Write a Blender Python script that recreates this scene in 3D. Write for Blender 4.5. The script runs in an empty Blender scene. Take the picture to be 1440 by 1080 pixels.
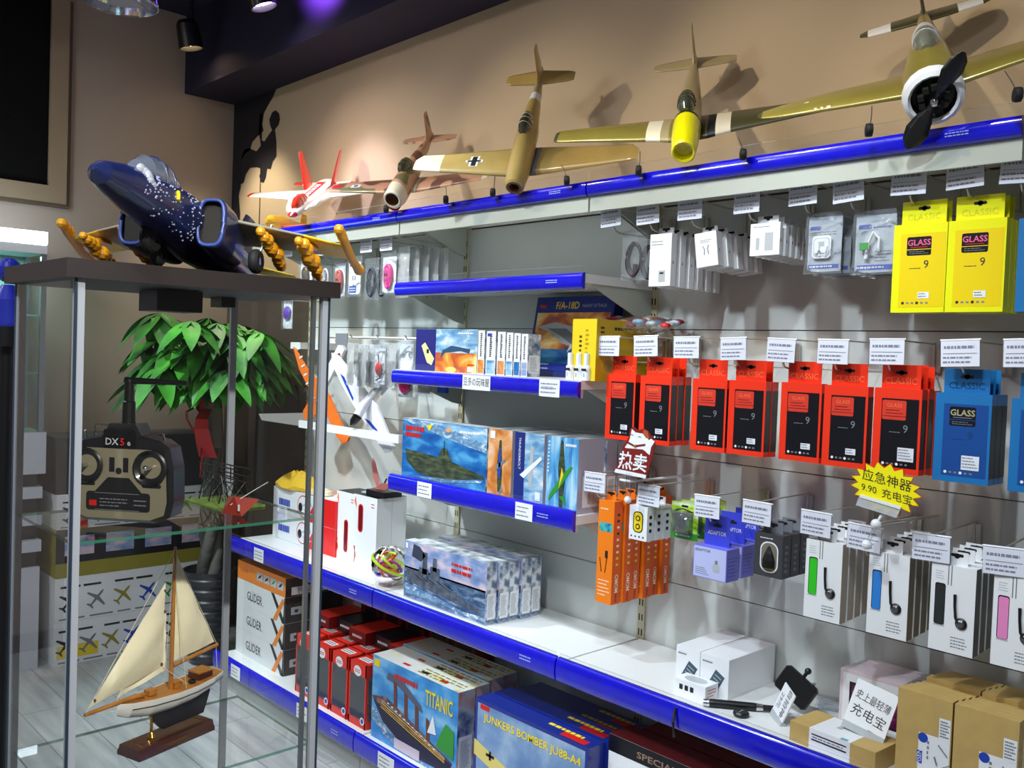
import bpy, math, random
from mathutils import Matrix, Vector
PI = math.pi; sin = math.sin; cos = math.cos; R = math.radians
SC = bpy.context.scene; COL = SC.collection
rnd = random.Random(7)
def rot3(yaw, pitch, roll):
    f = Vector((sin(yaw)*cos(pitch), cos(yaw)*cos(pitch), sin(pitch)))
    r = Vector((cos(yaw), -sin(yaw), 0)); u = r.cross(f)
    return (cos(roll)*r+sin(roll)*u, -(-sin(roll)*r+cos(roll)*u), f)
CAMZ = 1.62; FOC = 1278.4
CR, CD, CF = rot3(R(-46.803), R(-1.8557), R(2.111))
def ray(x, y): return CR*((x-720)/FOC)+CD*((y-540)/FOC)+CF
def PY(x, y, Y): r = ray(x, y); r = r*(Y/r.y); return Vector((r.x, r.y, r.z+CAMZ))
def PX(x, y, X): r = ray(x, y); r = r*(X/r.x); return Vector((r.x, r.y, r.z+CAMZ))
def PZ(x, y, Z): r = ray(x, y); r = r*((Z-CAMZ)/r.z); return Vector((r.x, r.y, Z))
# ---------------------------------------------------------------- materials
def lin(c):
    o = []
    for v in c[:3]:
        v = v/255.0; o.append(v/12.92 if v <= .04045 else ((v+.055)/1.055)**2.4)
    return (*o, 1.0)
MT = {}
def M(name, rgb=(200,200,200), r=.5, m=0., coat=0., em=0., spec=None, var=0., vs=20., bump=0., bs=60., alpha=1., stretch=(1,1,1), rgb2=None):
    if name in MT: return MT[name]
    mt = bpy.data.materials.new(name); mt.use_nodes = True; MT[name] = mt
    nt = mt.node_tree; b = nt.nodes['Principled BSDF']
    b.inputs['Base Color'].default_value = lin(rgb); b.inputs['Roughness'].default_value = r; b.inputs['Metallic'].default_value = m
    b.inputs['Coat Weight'].default_value = coat; b.inputs['Coat Roughness'].default_value = .08
    if spec is not None: b.inputs['Specular IOR Level'].default_value = spec
    if alpha < 1: b.inputs['Alpha'].default_value = alpha
    if em: b.inputs['Emission Color'].default_value = lin(rgb); b.inputs['Emission Strength'].default_value = em
    def noise(scale):
        tc = nt.nodes.new('ShaderNodeTexCoord'); mp = nt.nodes.new('ShaderNodeMapping'); nz = nt.nodes.new('ShaderNodeTexNoise')
        mp.inputs['Scale'].default_value = stretch; nz.inputs['Scale'].default_value = scale; nz.inputs['Detail'].default_value = 4
        nt.links.new(tc.outputs['Object'], mp.inputs[0]); nt.links.new(mp.outputs[0], nz.inputs['Vector']); return nz
    if var or rgb2:
        nz = noise(vs); cr = nt.nodes.new('ShaderNodeValToRGB')
        c = lin(rgb); k = 1-var
        c2 = lin(rgb2) if rgb2 else (c[0]*k, c[1]*k, c[2]*k, 1)
        cr.color_ramp.elements[0].position = .38; cr.color_ramp.elements[0].color = c2
        cr.color_ramp.elements[1].position = .6; cr.color_ramp.elements[1].color = c
        nt.links.new(nz.outputs['Fac'], cr.inputs[0]); nt.links.new(cr.outputs[0], b.inputs['Base Color'])
    if bump:
        nz = noise(bs); bp = nt.nodes.new('ShaderNodeBump'); bp.inputs['Strength'].default_value = bump; bp.inputs['Distance'].default_value = .01
        nt.links.new(nz.outputs['Fac'], bp.inputs['Height']); nt.links.new(bp.outputs[0], b.inputs['Normal'])
    return mt
def RAMP(name, stops, scale=12., stretch=(1,1,1), r=.3, distort=0., detail=5, coat=.3, metal=0.):
    """colour bands driven by noise; printed artwork, camouflage, cloud"""
    if name in MT: return MT[name]
    mt = M(name, (128,128,128), r=r, coat=coat, m=metal); nt = mt.node_tree; b = nt.nodes['Principled BSDF']
    tc = nt.nodes.new('ShaderNodeTexCoord'); mp = nt.nodes.new('ShaderNodeMapping'); nz = nt.nodes.new('ShaderNodeTexNoise'); cr = nt.nodes.new('ShaderNodeValToRGB')
    mp.inputs['Scale'].default_value = stretch; nz.inputs['Scale'].default_value = scale; nz.inputs['Detail'].default_value = detail; nz.inputs['Distortion'].default_value = distort
    while len(cr.color_ramp.elements) < len(stops): cr.color_ramp.elements.new(.5)
    for e, (p, c) in zip(cr.color_ramp.elements, stops): e.position = p; e.color = lin(c)
    nt.links.new(tc.outputs['Object'], mp.inputs[0]); nt.links.new(mp.outputs[0], nz.inputs['Vector']); nt.links.new(nz.outputs['Fac'], cr.inputs[0]); nt.links.new(cr.outputs[0], b.inputs['Base Color'])
    return mt
def GLASS(name, tint=(240,248,244), ior=.35, rough=.02, bump=0., mixw=0., white=(235,240,245)):
    """thin clear sheet: transparent + mirror by angle, optional milky share"""
    if name in MT: return MT[name]
    mt = bpy.data.materials.new(name); mt.use_nodes = True; MT[name] = mt; nt = mt.node_tree
    for n in list(nt.nodes):
        if n.type != 'OUTPUT_MATERIAL': nt.nodes.remove(n)
    out = [n for n in nt.nodes if n.type == 'OUTPUT_MATERIAL'][0]
    tr = nt.nodes.new('ShaderNodeBsdfTransparent'); tr.inputs[0].default_value = lin(tint)
    gl = nt.nodes.new('ShaderNodeBsdfAnisotropic'); gl.inputs['Roughness'].default_value = rough; gl.inputs['Color'].default_value = (1,1,1,1)
    lw = nt.nodes.new('ShaderNodeLayerWeight'); lw.inputs[0].default_value = ior
    mx = nt.nodes.new('ShaderNodeMixShader'); nt.links.new(lw.outputs['Fresnel'], mx.inputs[0]); nt.links.new(tr.outputs[0], mx.inputs[1]); nt.links.new(gl.outputs[0], mx.inputs[2])
    last = mx
    if bump:
        nz = nt.nodes.new('ShaderNodeTexNoise'); nz.inputs['Scale'].default_value = bump; tc = nt.nodes.new('ShaderNodeTexCoord'); nt.links.new(tc.outputs['Object'], nz.inputs['Vector'])
        bp = nt.nodes.new('ShaderNodeBump'); bp.inputs['Strength'].default_value = .9; bp.inputs['Distance'].default_value = .02
        nt.links.new(nz.outputs['Fac'], bp.inputs['Height']); nt.links.new(bp.outputs[0], gl.inputs['Normal']); nt.links.new(bp.outputs[0], lw.inputs['Normal'])
    if mixw:
        df = nt.nodes.new('ShaderNodeBsdfDiffuse'); df.inputs[0].default_value = lin(white)
        m2 = nt.nodes.new('ShaderNodeMixShader'); m2.inputs[0].default_value = mixw
        nt.links.new(mx.outputs[0], m2.inputs[1]); nt.links.new(df.outputs[0], m2.inputs[2]); last = m2
    nt.links.new(last.outputs[0], out.inputs[0]); return mt
# ---------------------------------------------------------------- mesh collector
GC = {}
def glyphs(s, bold=False):
    k = (s, bold)
    if k in GC: return GC[k]
    c = bpy.data.curves.new('lettering', 'FONT'); c.body = s; c.size = 1; c.align_x = 'CENTER'; c.align_y = 'CENTER'; c.resolution_u = 2
    if bold: c.offset = .018
    o = bpy.data.objects.new('lettering', c); me = bpy.data.meshes.new_from_object(o)
    v = [tuple(q.co) for q in me.vertices]; f = [tuple(p.vertices) for p in me.polygons]
    bpy.data.objects.remove(o); bpy.data.curves.remove(c); bpy.data.meshes.remove(me)
    GC[k] = (v, f); return GC[k]
class G:
    def __init__(s): s.v = []; s.f = []; s.mi = []; s.sm = []; s.mats = []; s.M = Matrix()
    def add(s, vs, fs, mat, smooth=False):
        if mat not in s.mats: s.mats.append(mat)
        i = s.mats.index(mat); n = len(s.v)
        s.v += [tuple(s.M @ Vector(p)) for p in vs]
        for f in fs: s.f.append(tuple(n+k for k in f)); s.mi.append(i); s.sm.append(smooth)
        return s
    def box(s, mat, a, b):
        x0,y0,z0 = a; x1,y1,z1 = b
        return s.add([(x0,y0,z0),(x1,y0,z0),(x1,y1,z0),(x0,y1,z0),(x0,y0,z1),(x1,y0,z1),(x1,y1,z1),(x0,y1,z1)],
                     [(0,3,2,1),(4,5,6,7),(0,1,5,4),(1,2,6,5),(2,3,7,6),(3,0,4,7)], mat)
    def cb(s, mat, c, d):
        return s.box(mat, (c[0]-d[0]/2,c[1]-d[1]/2,c[2]-d[2]/2), (c[0]+d[0]/2,c[1]+d[1]/2,c[2]+d[2]/2))
    def loft(s, mat, rings, cap=True, closed=True, smooth=True, mats=None):
        n = len(rings[0])
        for i in range(len(rings)-1):
            a, b = rings[i], rings[i+1]; mm = mats[i] if mats else mat
            fs = [(j, (j+1) % n, n+(j+1) % n, n+j) for j in range(n if closed else n-1)]
            s.add(list(a)+list(b), fs, mm, smooth)
        if cap:
            s.add(rings[0], [tuple(range(n))[::-1]], mats[0] if mats else mat); s.add(rings[-1], [tuple(range(n))], mats[-1] if mats else mat)
        return s
    def tube(s, mat, pts, r, n=8, cap=True):
        P = [Vector(p) for p in pts]; rings = []
        rr = r if isinstance(r, (list, tuple)) else [r]*len(P)
        up = Vector((0,0,1))
        for i, p in enumerate(P):
            t = (P[min(i+1, len(P)-1)]-P[max(i-1, 0)]).normalized()
            a = t.cross(up)
            if a.length < .05: a = t.cross(Vector((1,0,0)))
            a.normalize(); b = t.cross(a)
            rings.append([tuple(p+a*rr[i]*cos(2*PI*k/n)+b*rr[i]*sin(2*PI*k/n)) for k in range(n)])
        return s.loft(mat, rings, cap)
    def lathe(s, mat, prof, n=24, c=(0,0,0), axis='z', mats=None):
        rings = []
        for r, z in prof:
            ring = []
            for k in range(n):
                a = 2*PI*k/n; x, y = r*cos(a), r*sin(a)
                ring.append({'z': (c[0]+x, c[1]+y, c[2]+z), 'y': (c[0]+x, c[1]+z, c[2]-y), 'x': (c[0]+z, c[1]+x, c[2]+y)}[axis])
            rings.append(ring)
        return s.loft(mat, rings, False, mats=mats)
    def ball(s, mat, c, r, sx=1, sy=1, sz=1, n=14):
        m = n//2; return s.loft(mat, [[(c[0]+r*sx*sin(PI*i/m+1e-4)*cos(2*PI*k/n), c[1]+r*sy*sin(PI*i/m+1e-4)*sin(2*PI*k/n), c[2]+r*sz*cos(PI*i/m)) for k in range(n)] for i in range(m+1)], False)
    def face(s, w, d, h, side, base=None):
        B = base or Matrix()
        m = {'F': ((1,0,0),(0,0,1),(0,-1,0),(-w/2,-d/2,0)), 'R': ((0,1,0),(0,0,1),(1,0,0),(w/2,-d/2,0)), 'T': ((1,0,0),(0,1,0),(0,0,1),(-w/2,-d/2,h)), 'L': ((0,-1,0),(0,0,1),(-1,0,0),(-w/2,d/2,0))}[side]
        u, v, nn, o = m
        s.M = B @ Matrix(((u[0],v[0],nn[0],o[0]),(u[1],v[1],nn[1],o[1]),(u[2],v[2],nn[2],o[2]),(0,0,0,1))); return s
    def poly(s, mat, pts, l=1, k=.0004):
        return s.add([(p[0], p[1], l*k) for p in pts], [tuple(range(len(pts)))], mat)
    def rect(s, mat, u0, v0, u1, v1, l=1): return s.poly(mat, [(u0,v0),(u1,v0),(u1,v1),(u0,v1)], l)
    def rrect(s, mat, u0, v0, u1, v1, r, l=1, n=4):
        p = []
        for cx, cy, a0 in ((u1-r,v0+r,-90),(u1-r,v1-r,0),(u0+r,v1-r,90),(u0+r,v0+r,180)):
            for i in range(n+1): a = R(a0+90*i/n); p.append((cx+r*cos(a), cy+r*sin(a)))
        return s.poly(mat, p, l)
    def disc(s, mat, u, v, r, l=1, sy=1, n=18): return s.poly(mat, [(u+r*cos(2*PI*k/n), v+r*sy*sin(2*PI*k/n)) for k in range(n)], l)
    def txt(s, mat, t, u, v, size, l=2, rot=0, sx=1, bold=False, width=None):
        vs, fs = glyphs(t, bold); q = []
        if width:
            w0 = max(p[0] for p in vs)-min(p[0] for p in vs); sx = width/(w0*size)
        for x, y, z in vs:
            x *= size*sx; y *= size; q.append((u+x*cos(rot)-y*sin(rot), v+x*sin(rot)+y*cos(rot), l*.0004))
        return s.add(q, fs, mat)
    def lines(s, mat, u0, v0, u1, v1, n=3, fill=.5, l=2, seed=1, vert=False):
        q = random.Random(seed); H = (v1-v0)/n
        for i in range(n):
            y = v1-(i+.5)*H; h = H*fill/2; x = u0; end = u1-(u1-u0)*q.random()*.35
            while x < end:
                w = (u1-u0)*(.05+.12*q.random()); s.rect(mat, x, y-h, min(x+w, end), y+h, l); x += w+(u1-u0)*.03
        return s
    def build(s, name, parent=None, loc=None, rz=0):
        me = bpy.data.meshes.new(name); me.from_pydata(s.v, [], s.f)
        for mt in s.mats: me.materials.append(mt)
        me.polygons.foreach_set('material_index', s.mi); me.polygons.foreach_set('use_smooth', s.sm); me.update()
        o = bpy.data.objects.new(name, me); COL.objects.link(o)
        if parent: o.parent = parent
        if loc is not None: o.location = loc
        if rz: o.rotation_euler = (0,0,rz)
        return o
def tag(o, label, cat, group=None, kind=None):
    o['label'] = label; o['category'] = cat
    if group: o['group'] = group
    if kind: o['kind'] = kind
    return o
def thing(name, label, cat, loc=(0,0,0), rz=0, group=None):
    o = bpy.data.objects.new(name, None); COL.objects.link(o); o.empty_display_size = .05; o.location = loc; o.rotation_euler = (0,0,rz)
    return tag(o, label, cat, group)
def struct(o): o['kind'] = 'structure'; return o
def kids(o): return list(o.children)
def dup(root, loc, label=None, rz=None, group=None):
    c = root.copy(); COL.objects.link(c); c.location = loc
    if rz is not None: c.rotation_euler = (0,0,rz)
    if label: c['label'] = label
    if group: c['group'] = group
    for ch in kids(root):
        k = ch.copy(); COL.objects.link(k); k.parent = c
        for g in kids(ch):
            d = g.copy(); COL.objects.link(d); d.parent = k
    return c
ORD = ['first','second','third','fourth','fifth','sixth','seventh','eighth','ninth','tenth']
# shared materials
WHT = M('white_card', (236,238,240), r=.45); INK = M('black_ink', (22,22,26), r=.5); GRY = M('grey_ink', (120,124,132), r=.5)
BLU = M('blue_ink', (30,70,180), r=.4); REDI = M('red_ink', (205,30,25), r=.4); YELI = M('yellow_ink', (240,210,30), r=.4); GRN = M('green_ink', (50,150,50), r=.4)
CHROME = M('chrome', (215,218,222), r=.18, m=1.); STEEL = M('brushed_aluminium', (150,158,165), r=.3, m=.9, bump=.05, bs=200)
PANEL = M('shelf_panel_paint', (205,210,206), r=.33, var=.06, vs=3)
SHELFP = M('shelf_white_paint', (228,230,228), r=.35, var=.03, vs=5)
STRIP = M('blue_strip_plastic', (12,12,200), r=.22, coat=.8, var=.12, vs=30)
CLEAR = GLASS('clear_plastic', (247,248,250), .12, .05, mixw=.02)
BAG = GLASS('plastic_bag_film', (246,248,250), .13, .16, bump=22, mixw=.07, white=(225,230,235))
BAGW = GLASS('milky_pouch_film', (244,246,248), .3, .14, bump=26, mixw=.32, white=(238,240,240))
BLISTER = GLASS('blister_plastic', (245,248,246), .45, .08, mixw=.1)
BLK = M('black_plastic', (18,18,20), r=.35, spec=.5); RUB = M('black_rubber', (14,14,15), r=.7)
# ---------------------------------------------------------------- room
WX = -5.07; WY = 2.45; ZC = 3.45; SZ = 3.02; SY = 2.15
FLOORM = RAMP('grey_oak_laminate', [(.3,(160,164,166)),(.5,(182,186,186)),(.7,(200,203,201))], 3., (1,8,1), r=.38, coat=.1)
nt = FLOORM.node_tree; b = nt.nodes['Principled BSDF']
br = nt.nodes.new('ShaderNodeTexBrick'); tc = nt.nodes.new('ShaderNodeTexCoord'); br.inputs['Scale'].default_value = 1; br.inputs['Brick Width'].default_value = 1.2; br.inputs['Row Height'].default_value = .19; br.inputs['Mortar Size'].default_value = .002
br.inputs['Color1'].default_value = (1,1,1,1); br.inputs['Color2'].default_value = (.8,.8,.8,1); br.inputs['Mortar'].default_value = (.35,.35,.35,1)
mx = nt.nodes.new('ShaderNodeMix'); mx.data_type = 'RGBA'; mx.blend_type = 'MULTIPLY'; mx.inputs[0].default_value = 1
src = b.inputs['Base Color'].links[0].from_socket; nt.links.new(tc.outputs['Object'], br.inputs['Vector']); nt.links.new(src, mx.inputs[6]); nt.links.new(br.outputs[0], mx.inputs[7]); nt.links.new(mx.outputs[2], b.inputs['Base Color'])
struct(G().box(FLOORM, (-5.2,-3,-.1), (1.5,2.6,0)).build('floor'))
TAN = M('tan_wall_paint', (196,176,146), r=.75, var=.06, vs=1.5, bump=.04, bs=150)
LTAN = M('warm_grey_wall_paint', (168,154,142), r=.8, var=.05, vs=1.5, bump=.04, bs=150)
NAVY = M('dark_navy_ceiling_paint', (22,18,48), r=.8, var=.2, vs=2)
MUR = M('black_mural_paint', (18,15,26), r=.7)
DARKW = M('dark_taupe_wall', (92,82,78), r=.6, var=.25, vs=2.5)
TRIMM = M('tan_moulding', (150,132,108), r=.6)
struct(G().box(TAN, (WX-.1,WY,0), (1.5,WY+.1,SZ)).build('wall_back'))
struct(G().box(LTAN, (WX-.1,-3,0), (WX,WY+.1,ZC)).build('wall_left'))
struct(G().box(NAVY, (WX-.1,-3,ZC), (1.5,WY+.1,ZC+.1)).build('ceiling'))
struct(G().box(NAVY, (WX,SY,SZ), (1.5,WY+.1,ZC)).build('trim_ceiling_bulkhead'))
# dark window on left wall with moulding
g = G(); ya, yb_, za, zb = .35, PX(67,200,WX).y, PX(68,262,WX).z, 3.35
g.box(M('dark_window_film', (8,9,9), r=.6, spec=.15), (WX,ya,za), (WX+.01,yb_,zb)); pane = g
w = struct(pane.build('window_1'))
g = G(); t = .085
for a, c in (((WX,ya-t,za-t),(WX+.035,yb_+t,za)), ((WX,ya-t,zb),(WX+.035,yb_+t,zb+.06)), ((WX,ya-t,za),(WX+.035,ya,zb)), ((WX,yb_,za),(WX+.035,yb_+t,zb))): g.box(TRIMM, a, c)
for a, c in (((WX,ya-t-.02,za-t-.02),(WX+.02,yb_+t+.02,za-t)), ((WX,yb_+t,za-t),(WX+.02,yb_+t+.02,zb))): g.box(M('dark_moulding', (96,80,66)), a, c)
g.build('window_frame', w)
# mural: cliff and climber painted on the back wall
def wpoly(g, mat, pix, l=.0015):
    pts = [PY(x, y, WY) for x, y in pix]; g.add([(p.x, WY-l, p.z) for p in pts], [tuple(range(len(pts)))], mat)
g = G()
wpoly(g, MUR, [(326,140),(396,116),(390,123),(385,135),(378,147),(372,158),(368,170),(371,184),(362,192),(355,200),(352,211),(345,216),(338,228),(337,245),(339,262),(336,275),(338,300),(334,420),(325,420)])
g.box(MUR, (PY(326,300,WY).x-.02,WY-.0012,1.72), (PY(333,300,WY).x,WY-.0002,2.1))
wpoly(g, MUR, [(366,160),(371,161),(368,183),(368,197),(372,199),(378,190),(383,183),(380,176),(379,168),(383,158),(388,155),(393,160),(394,168),(392,176),(387,182),(389,200),(389,220),(384,227),(381,238),(376,237),(374,250),(371,257),(367,256),(365,248),(368,237),(361,235),(352,236),(346,245),(343,257),(337,260),(337,243),(338,227),(344,211),(350,208),(361,213),(367,205),(366,197),(364,185)])
g.add([(PY(367,236,WY).x-.004,WY-.002,PY(367,330,WY).z),(PY(367,236,WY).x+.004,WY-.002,PY(367,330,WY).z),(PY(367,236,WY).x+.004,WY-.002,PY(367,150,WY).z),(PY(367,236,WY).x-.004,WY-.002,PY(367,150,WY).z)], [(0,1,2,3)], MUR)
tag(g.build('climber_mural'), 'black painted mural of a rock climber hanging on a cliff, on back wall', 'mural')
struct(G().box(DARKW, (WX,WY-.012,0), (-4.06,WY,1.98)).build('wall_dark_corner'))  # thin dark taupe sheet over the lower left of the back wall
struct(G().box(M('dark_wood', (60,45,38), r=.5), (WX,-3,0), (WX+.015,WY-.02,.09)).build('baseboard_left'))
a = PX(273,39,-4.55); c = PX(377,60,-4.2)
a = PY(273,39,1.7); 
tag(G().tube(M('pale_conduit', (190,180,175), r=.4), [(a.x,a.y,ZC-.012), (a.x+.0,SY-.005,ZC-.012)], .012, 8).build('ceiling_conduit'), 'thin pale conduit running along the dark ceiling', 'conduit')
# ---------------------------------------------------------------- gondola shelving
X0, B1, B2, B3, XE = -4.05, -2.851, -1.879, -.67, .55
YB = 2.4
un = thing('gondola_unit', 'long white metal wall shelving unit with slotted uprights and back panels', 'shelving', (0,YB,0))
BAYS = ((X0,B1),(B1,B2),(B2,B3),(B3,XE))
SEAM = M('panel_seam', (70,72,74), r=.6); SLOT = M('dark_slot', (30,30,28), r=.8)
for a, c in BAYS:
    g = G(); zs = [.16,.53,.9,1.31,1.72,2.12]
    for k in range(5): g.box(PANEL, (a+.012,0,zs[k]+.0015), (c-.012,.02,zs[k+1]-.0015))
    g.box(SEAM, (a,.008,.1), (c,.022,2.13)); g.build('back_panel', un)
POST = M('upright_post_paint', (196,192,160), r=.35)
for x in (X0,B1,B2,B3,XE):
    g = G(); g.box(POST, (x-.014,-.008,.02), (x+.014,.03,2.15))
    z = .2
    while z < 2.1:
        for dx in (-.006,.006): g.box(SLOT, (x+dx-.0022,-.0086,z), (x+dx+.0022,-.0079,z+.022))
        z += .05
    g.build('upright', un)
def strip_profile(y, zc, h, th=.013, n=9):
    pr = [(y, zc-h/2)]
    for k in range(n): a = -PI/2+PI*k/(n-1); pr.append((y-.004-th*cos(a)**.7 if cos(a) > 1e-6 else y-.004, zc+h/2*sin(a)*.97))
    pr.append((y, zc+h/2)); return pr
def strip(parent, x0, x1, y, zc, h, name='price_strip'):
    pr = strip_profile(y, zc, h); g = G()
    g.loft(STRIP, [[(x, p[0], p[1]) for p in pr] for x in (x0,x1)], True, True, True); return g.build(name, parent)
FASC = M('shelf_fascia_paint', (176,182,172), r=.4)
def price_label(parent, x, y, zc, w, h, rows=2, shop=False):
    g = G(); g.M = Matrix(((1,0,0,x),(0,0,-1,y-.0175),(0,1,0,zc),(0,0,0,1)))
    g.rect(WHT, -w/2,-h/2,w/2,h/2,0)
    if shop: g.txt(INK, '豆多の玩味屋', 0, 0, h*.62, 1, width=w*.92)
    else: g.lines(GRY, -w*.42,-h*.38,w*.42,h*.36,rows+1,.3,1,seed=int(x*100))
    return g.build('shop_label' if shop else 'price_label', parent)
def shelf(label, x0, x1, yf, ztop, sc, sh, name='wall_shelf', cat='shelf', guard=.03, fasc=.04, tails=True):
    t = thing(name, label, cat, (0,0,0))
    g = G(); g.box(SHELFP, (x0+.004,yf,ztop-.028), (x1-.004,YB-.012,ztop)); g.box(FASC, (x0+.004,yf+.001,sc-sh/2-fasc), (x1-.004,yf+.012,ztop-.028)); g.build('deck', t)
    strip(t, x0+.003, x1-.003, yf, sc, sh)
    if guard:
        g = G(); g.add([(x0+.006,yf-.005,ztop-.02),(x1-.006,yf-.005,ztop-.02),(x1-.006,yf-.005,sc+sh/2+guard),(x0+.006,yf-.005,sc+sh/2+guard)],[(0,1,2,3)],CLEAR); g.box(CLEAR,(x0+.006,yf-.0058,sc+sh/2+guard-.0012),(x1-.006,yf-.0042,sc+sh/2+guard)); g.build('clear_guard', t)
    if tails:
        for x in (x0+.006, x1-.009):
            G().loft(FASC, [[(xx, yf+.03, ztop-.03),(xx, YB-.012, ztop-.03),(xx, YB-.012, ztop-.14),(xx, YB-.06, ztop-.13),(xx, yf+.1, ztop-.06)] for xx in (x, x+.003)], True, True, False).build('bracket', t)
    g = G(); g.M = Matrix(((1,0,0,x1-.12),(0,0,-1,yf-.0175),(0,1,0,sc),(0,0,0,1)))
    g.lines(M('pale_blue_marking',(170,180,235),r=.5), -.035,-sh*.12,.02,sh*.14,2,.4,1,seed=3); g.build('strip_marking', t)
    return t
TOPF = 2.057
shelf('topmost shelf of left bay under the camouflage and red jet models', X0, B1, TOPF, 2.15, 2.131, .046, fasc=.046)
shelf('topmost shelf of middle bay under the cross-marked grey olive airplane', B1, B2, TOPF, 2.15, 2.131, .046, fasc=.046)
shelf('topmost shelf of right bay under the airplane with black propeller', B2, B3, TOPF, 2.15, 2.131, .046, fasc=.046)
shelf('topmost shelf at far right end past the yellow boxes', B3, XE, TOPF, 2.15, 2.131, .046, fasc=.046)
s1 = shelf('empty upper shelf with blue front strip in the middle bay', B1, B2, TOPF, 1.875, 1.853, .052, fasc=0, guard=.02)
s2 = shelf('middle bay shelf carrying small kit boxes and yellow box', B1, B2, TOPF, 1.548, 1.519, .052, fasc=0, guard=.025)
s3 = shelf('middle bay shelf carrying the submarine kit box', B1, B2, TOPF, 1.13, 1.114, .068, fasc=0, guard=.012)
p = PY(675,537,TOPF); price_label(s2, p.x, TOPF, 1.519, .145, .05, shop=True)
p = PY(778,541,TOPF); price_label(s2, p.x, TOPF, 1.519, .09, .055)
p = PY(602,686,TOPF); price_label(s3, p.x, TOPF, 1.114, .085, .055)
p = PY(742,716,TOPF); price_label(s3, p.x, TOPF, 1.114, .08, .055)
DZ = .69
for i, (a, c) in enumerate(BAYS):
    d = shelf(['wide white display ledge under hanging foam gliders, left bay','wide white display ledge carrying the battleship kits, middle bay','wide white display ledge with kraft boxes, right bay','wide white display ledge at far right end'][i], a, c, 2.003, DZ, .669, .078, 'display_ledge', 'ledge', fasc=.0, guard=.012)
    if i == 0: p = PY(368,774,2.0); price_label(d, p.x, 2.003, .669, .09, .06)
    s = shelf(['bottom base shelf of left bay holding the glider boxes','bottom base shelf of middle bay holding ship and bomber kits','bottom base shelf of right bay holding white kit box','bottom base shelf at far right end'][i], a, c, 1.938, .15, .128, .085, 'base_shelf', 'shelf', fasc=0, guard=0, tails=False)
    G().box(M('kick_plate_paint', (170,174,172), r=.4), (a+.002,1.955,0), (c-.002,1.97,.1)).build('kick_plate', s)
    if i == 0:
        for px in ((336,947),(430,1005)): p = PY(*px,1.938); price_label(s, p.x, 1.938, .128, .09, .06)
    if i == 1: p = PY(548,1072,1.938); price_label(s, p.x, 1.938, .128, .1, .06)
# ---------------------------------------------------------------- peg hooks and hanging goods
WIRE = M('zinc_wire', (205,200,190), r=.28, m=.75)
TAGM = M('price_card', (225,228,240), r=.4); TAGG = M('price_print', (130,132,150), r=.5)
def make_hook():
    t = thing('peg_hook', '', 'hook')
    g = G(); g.tube(WIRE, [(0,.285,.028),(0,.012,.03)], .0022, 6)
    g.tube(WIRE, [(0,.285,-.045),(0,.04,-.045),(0,.022,-.041),(0,.012,-.028)], .0027, 6)
    g.tube(WIRE, [(0,.288,-.05),(0,.288,.033)], .003, 6); g.cb(WIRE, (0,.292,-.01), (.03,.004,.07)); g.build('wire', t)
    g = G(); g.cb(CLEAR, (0,.002,0), (.086,.002,.062)); g.tube(WHT, [(-.043,.003,.03),(.043,.003,.03)], .0026, 6); g.build('tag_holder', t)
    g = G(); g.M = Matrix(((1,0,0,0),(0,0,-1,0),(0,1,0,0),(0,0,0,1))); g.box(TAGM, (-.041,-.029,-.0005), (.041,.028,.0005))
    g.M = Matrix(((1,0,0,0),(0,0,-1,-.001),(0,1,0,0),(0,0,0,1)))
    g.lines(TAGG, -.034,.006,.036,.022,1,.35,1,seed=4); g.lines(TAGG, -.036,-.024,.036,-.004,2,.35,1,seed=9); g.rect(TAGG, -.036,-.0005,.036,.0005,1); g.build('price_tag', t)
    return t
HK = make_hook(); hk_used = [False]
def hook(x, z, label, group, y=2.10, rz=0., tilt=0.):
    if not hk_used[0]: o = HK; hk_used[0] = True; o.location = (x,y,z); o['label'] = label; o['group'] = group
    else: o = dup(HK, (x,y,z), label, group=group)
    o.rotation_euler = (0, tilt, rz); return o
rowpx = [[(859,305),(911,301),(970,294),(1050,284),(1129,272),(1193,267),(1278,256),(1357,246),(1436,238)],
         [(856,487),(908,487),(965,489),(1031,491),(1098,493),(1171,495),(1247,495),(1350,497),(1440,497)],
         [(836,679),(912,697),(994,713),(1064,722),(1147,737),(1215,757),(1309,771),(1412,790)]]
hold = [['clear bag with a dark coiled cable','tall white adapter boxes','tilted white earphone boxes','short white charger boxes','clear zip bags with a square charger','clear zip bags with a green-ended cable','first yellow box from the left','second yellow box from the left','dark blue box at picture edge'],
        ['first red and black box from the left','second red and black box from the left','third red and black box from the left','fourth red and black box from the left','fifth red and black box from the left','sixth red and black box from the left','seventh red and black box from the left','full blue protector box','blue box cut by the picture edge'],
        ['tall orange boxes','small white boxes with yellow oval','green and clear blister packs','violet adapter boxes','dark charger boxes with oval window','white headset boxes with green strip','white headset boxes with blue strip','white headset boxes with black strip','']]
hold[2] = ['tall orange boxes','green blister pack, beside the white yellow-oval boxes','violet adapter boxes','dark charger boxes with oval window','white headset boxes with green strip','white headset boxes with blue strip','white headset boxes with black strip','white headset boxes with pink strip']
RW = ['top','middle','lower']
HX = []
for i, row in enumerate(rowpx):
    HX.append([])
    for j, px in enumerate(row):
        p = PY(*px, 2.10); HX[i].append(p)
        hook(p.x, p.z, 'price-tagged hook in %s row, above %s' % (RW[i], hold[i][j]), 'price tagged hooks of right bay', rz=R(rnd.uniform(-5,5)), tilt=R(rnd.uniform(-3,3)))
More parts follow.
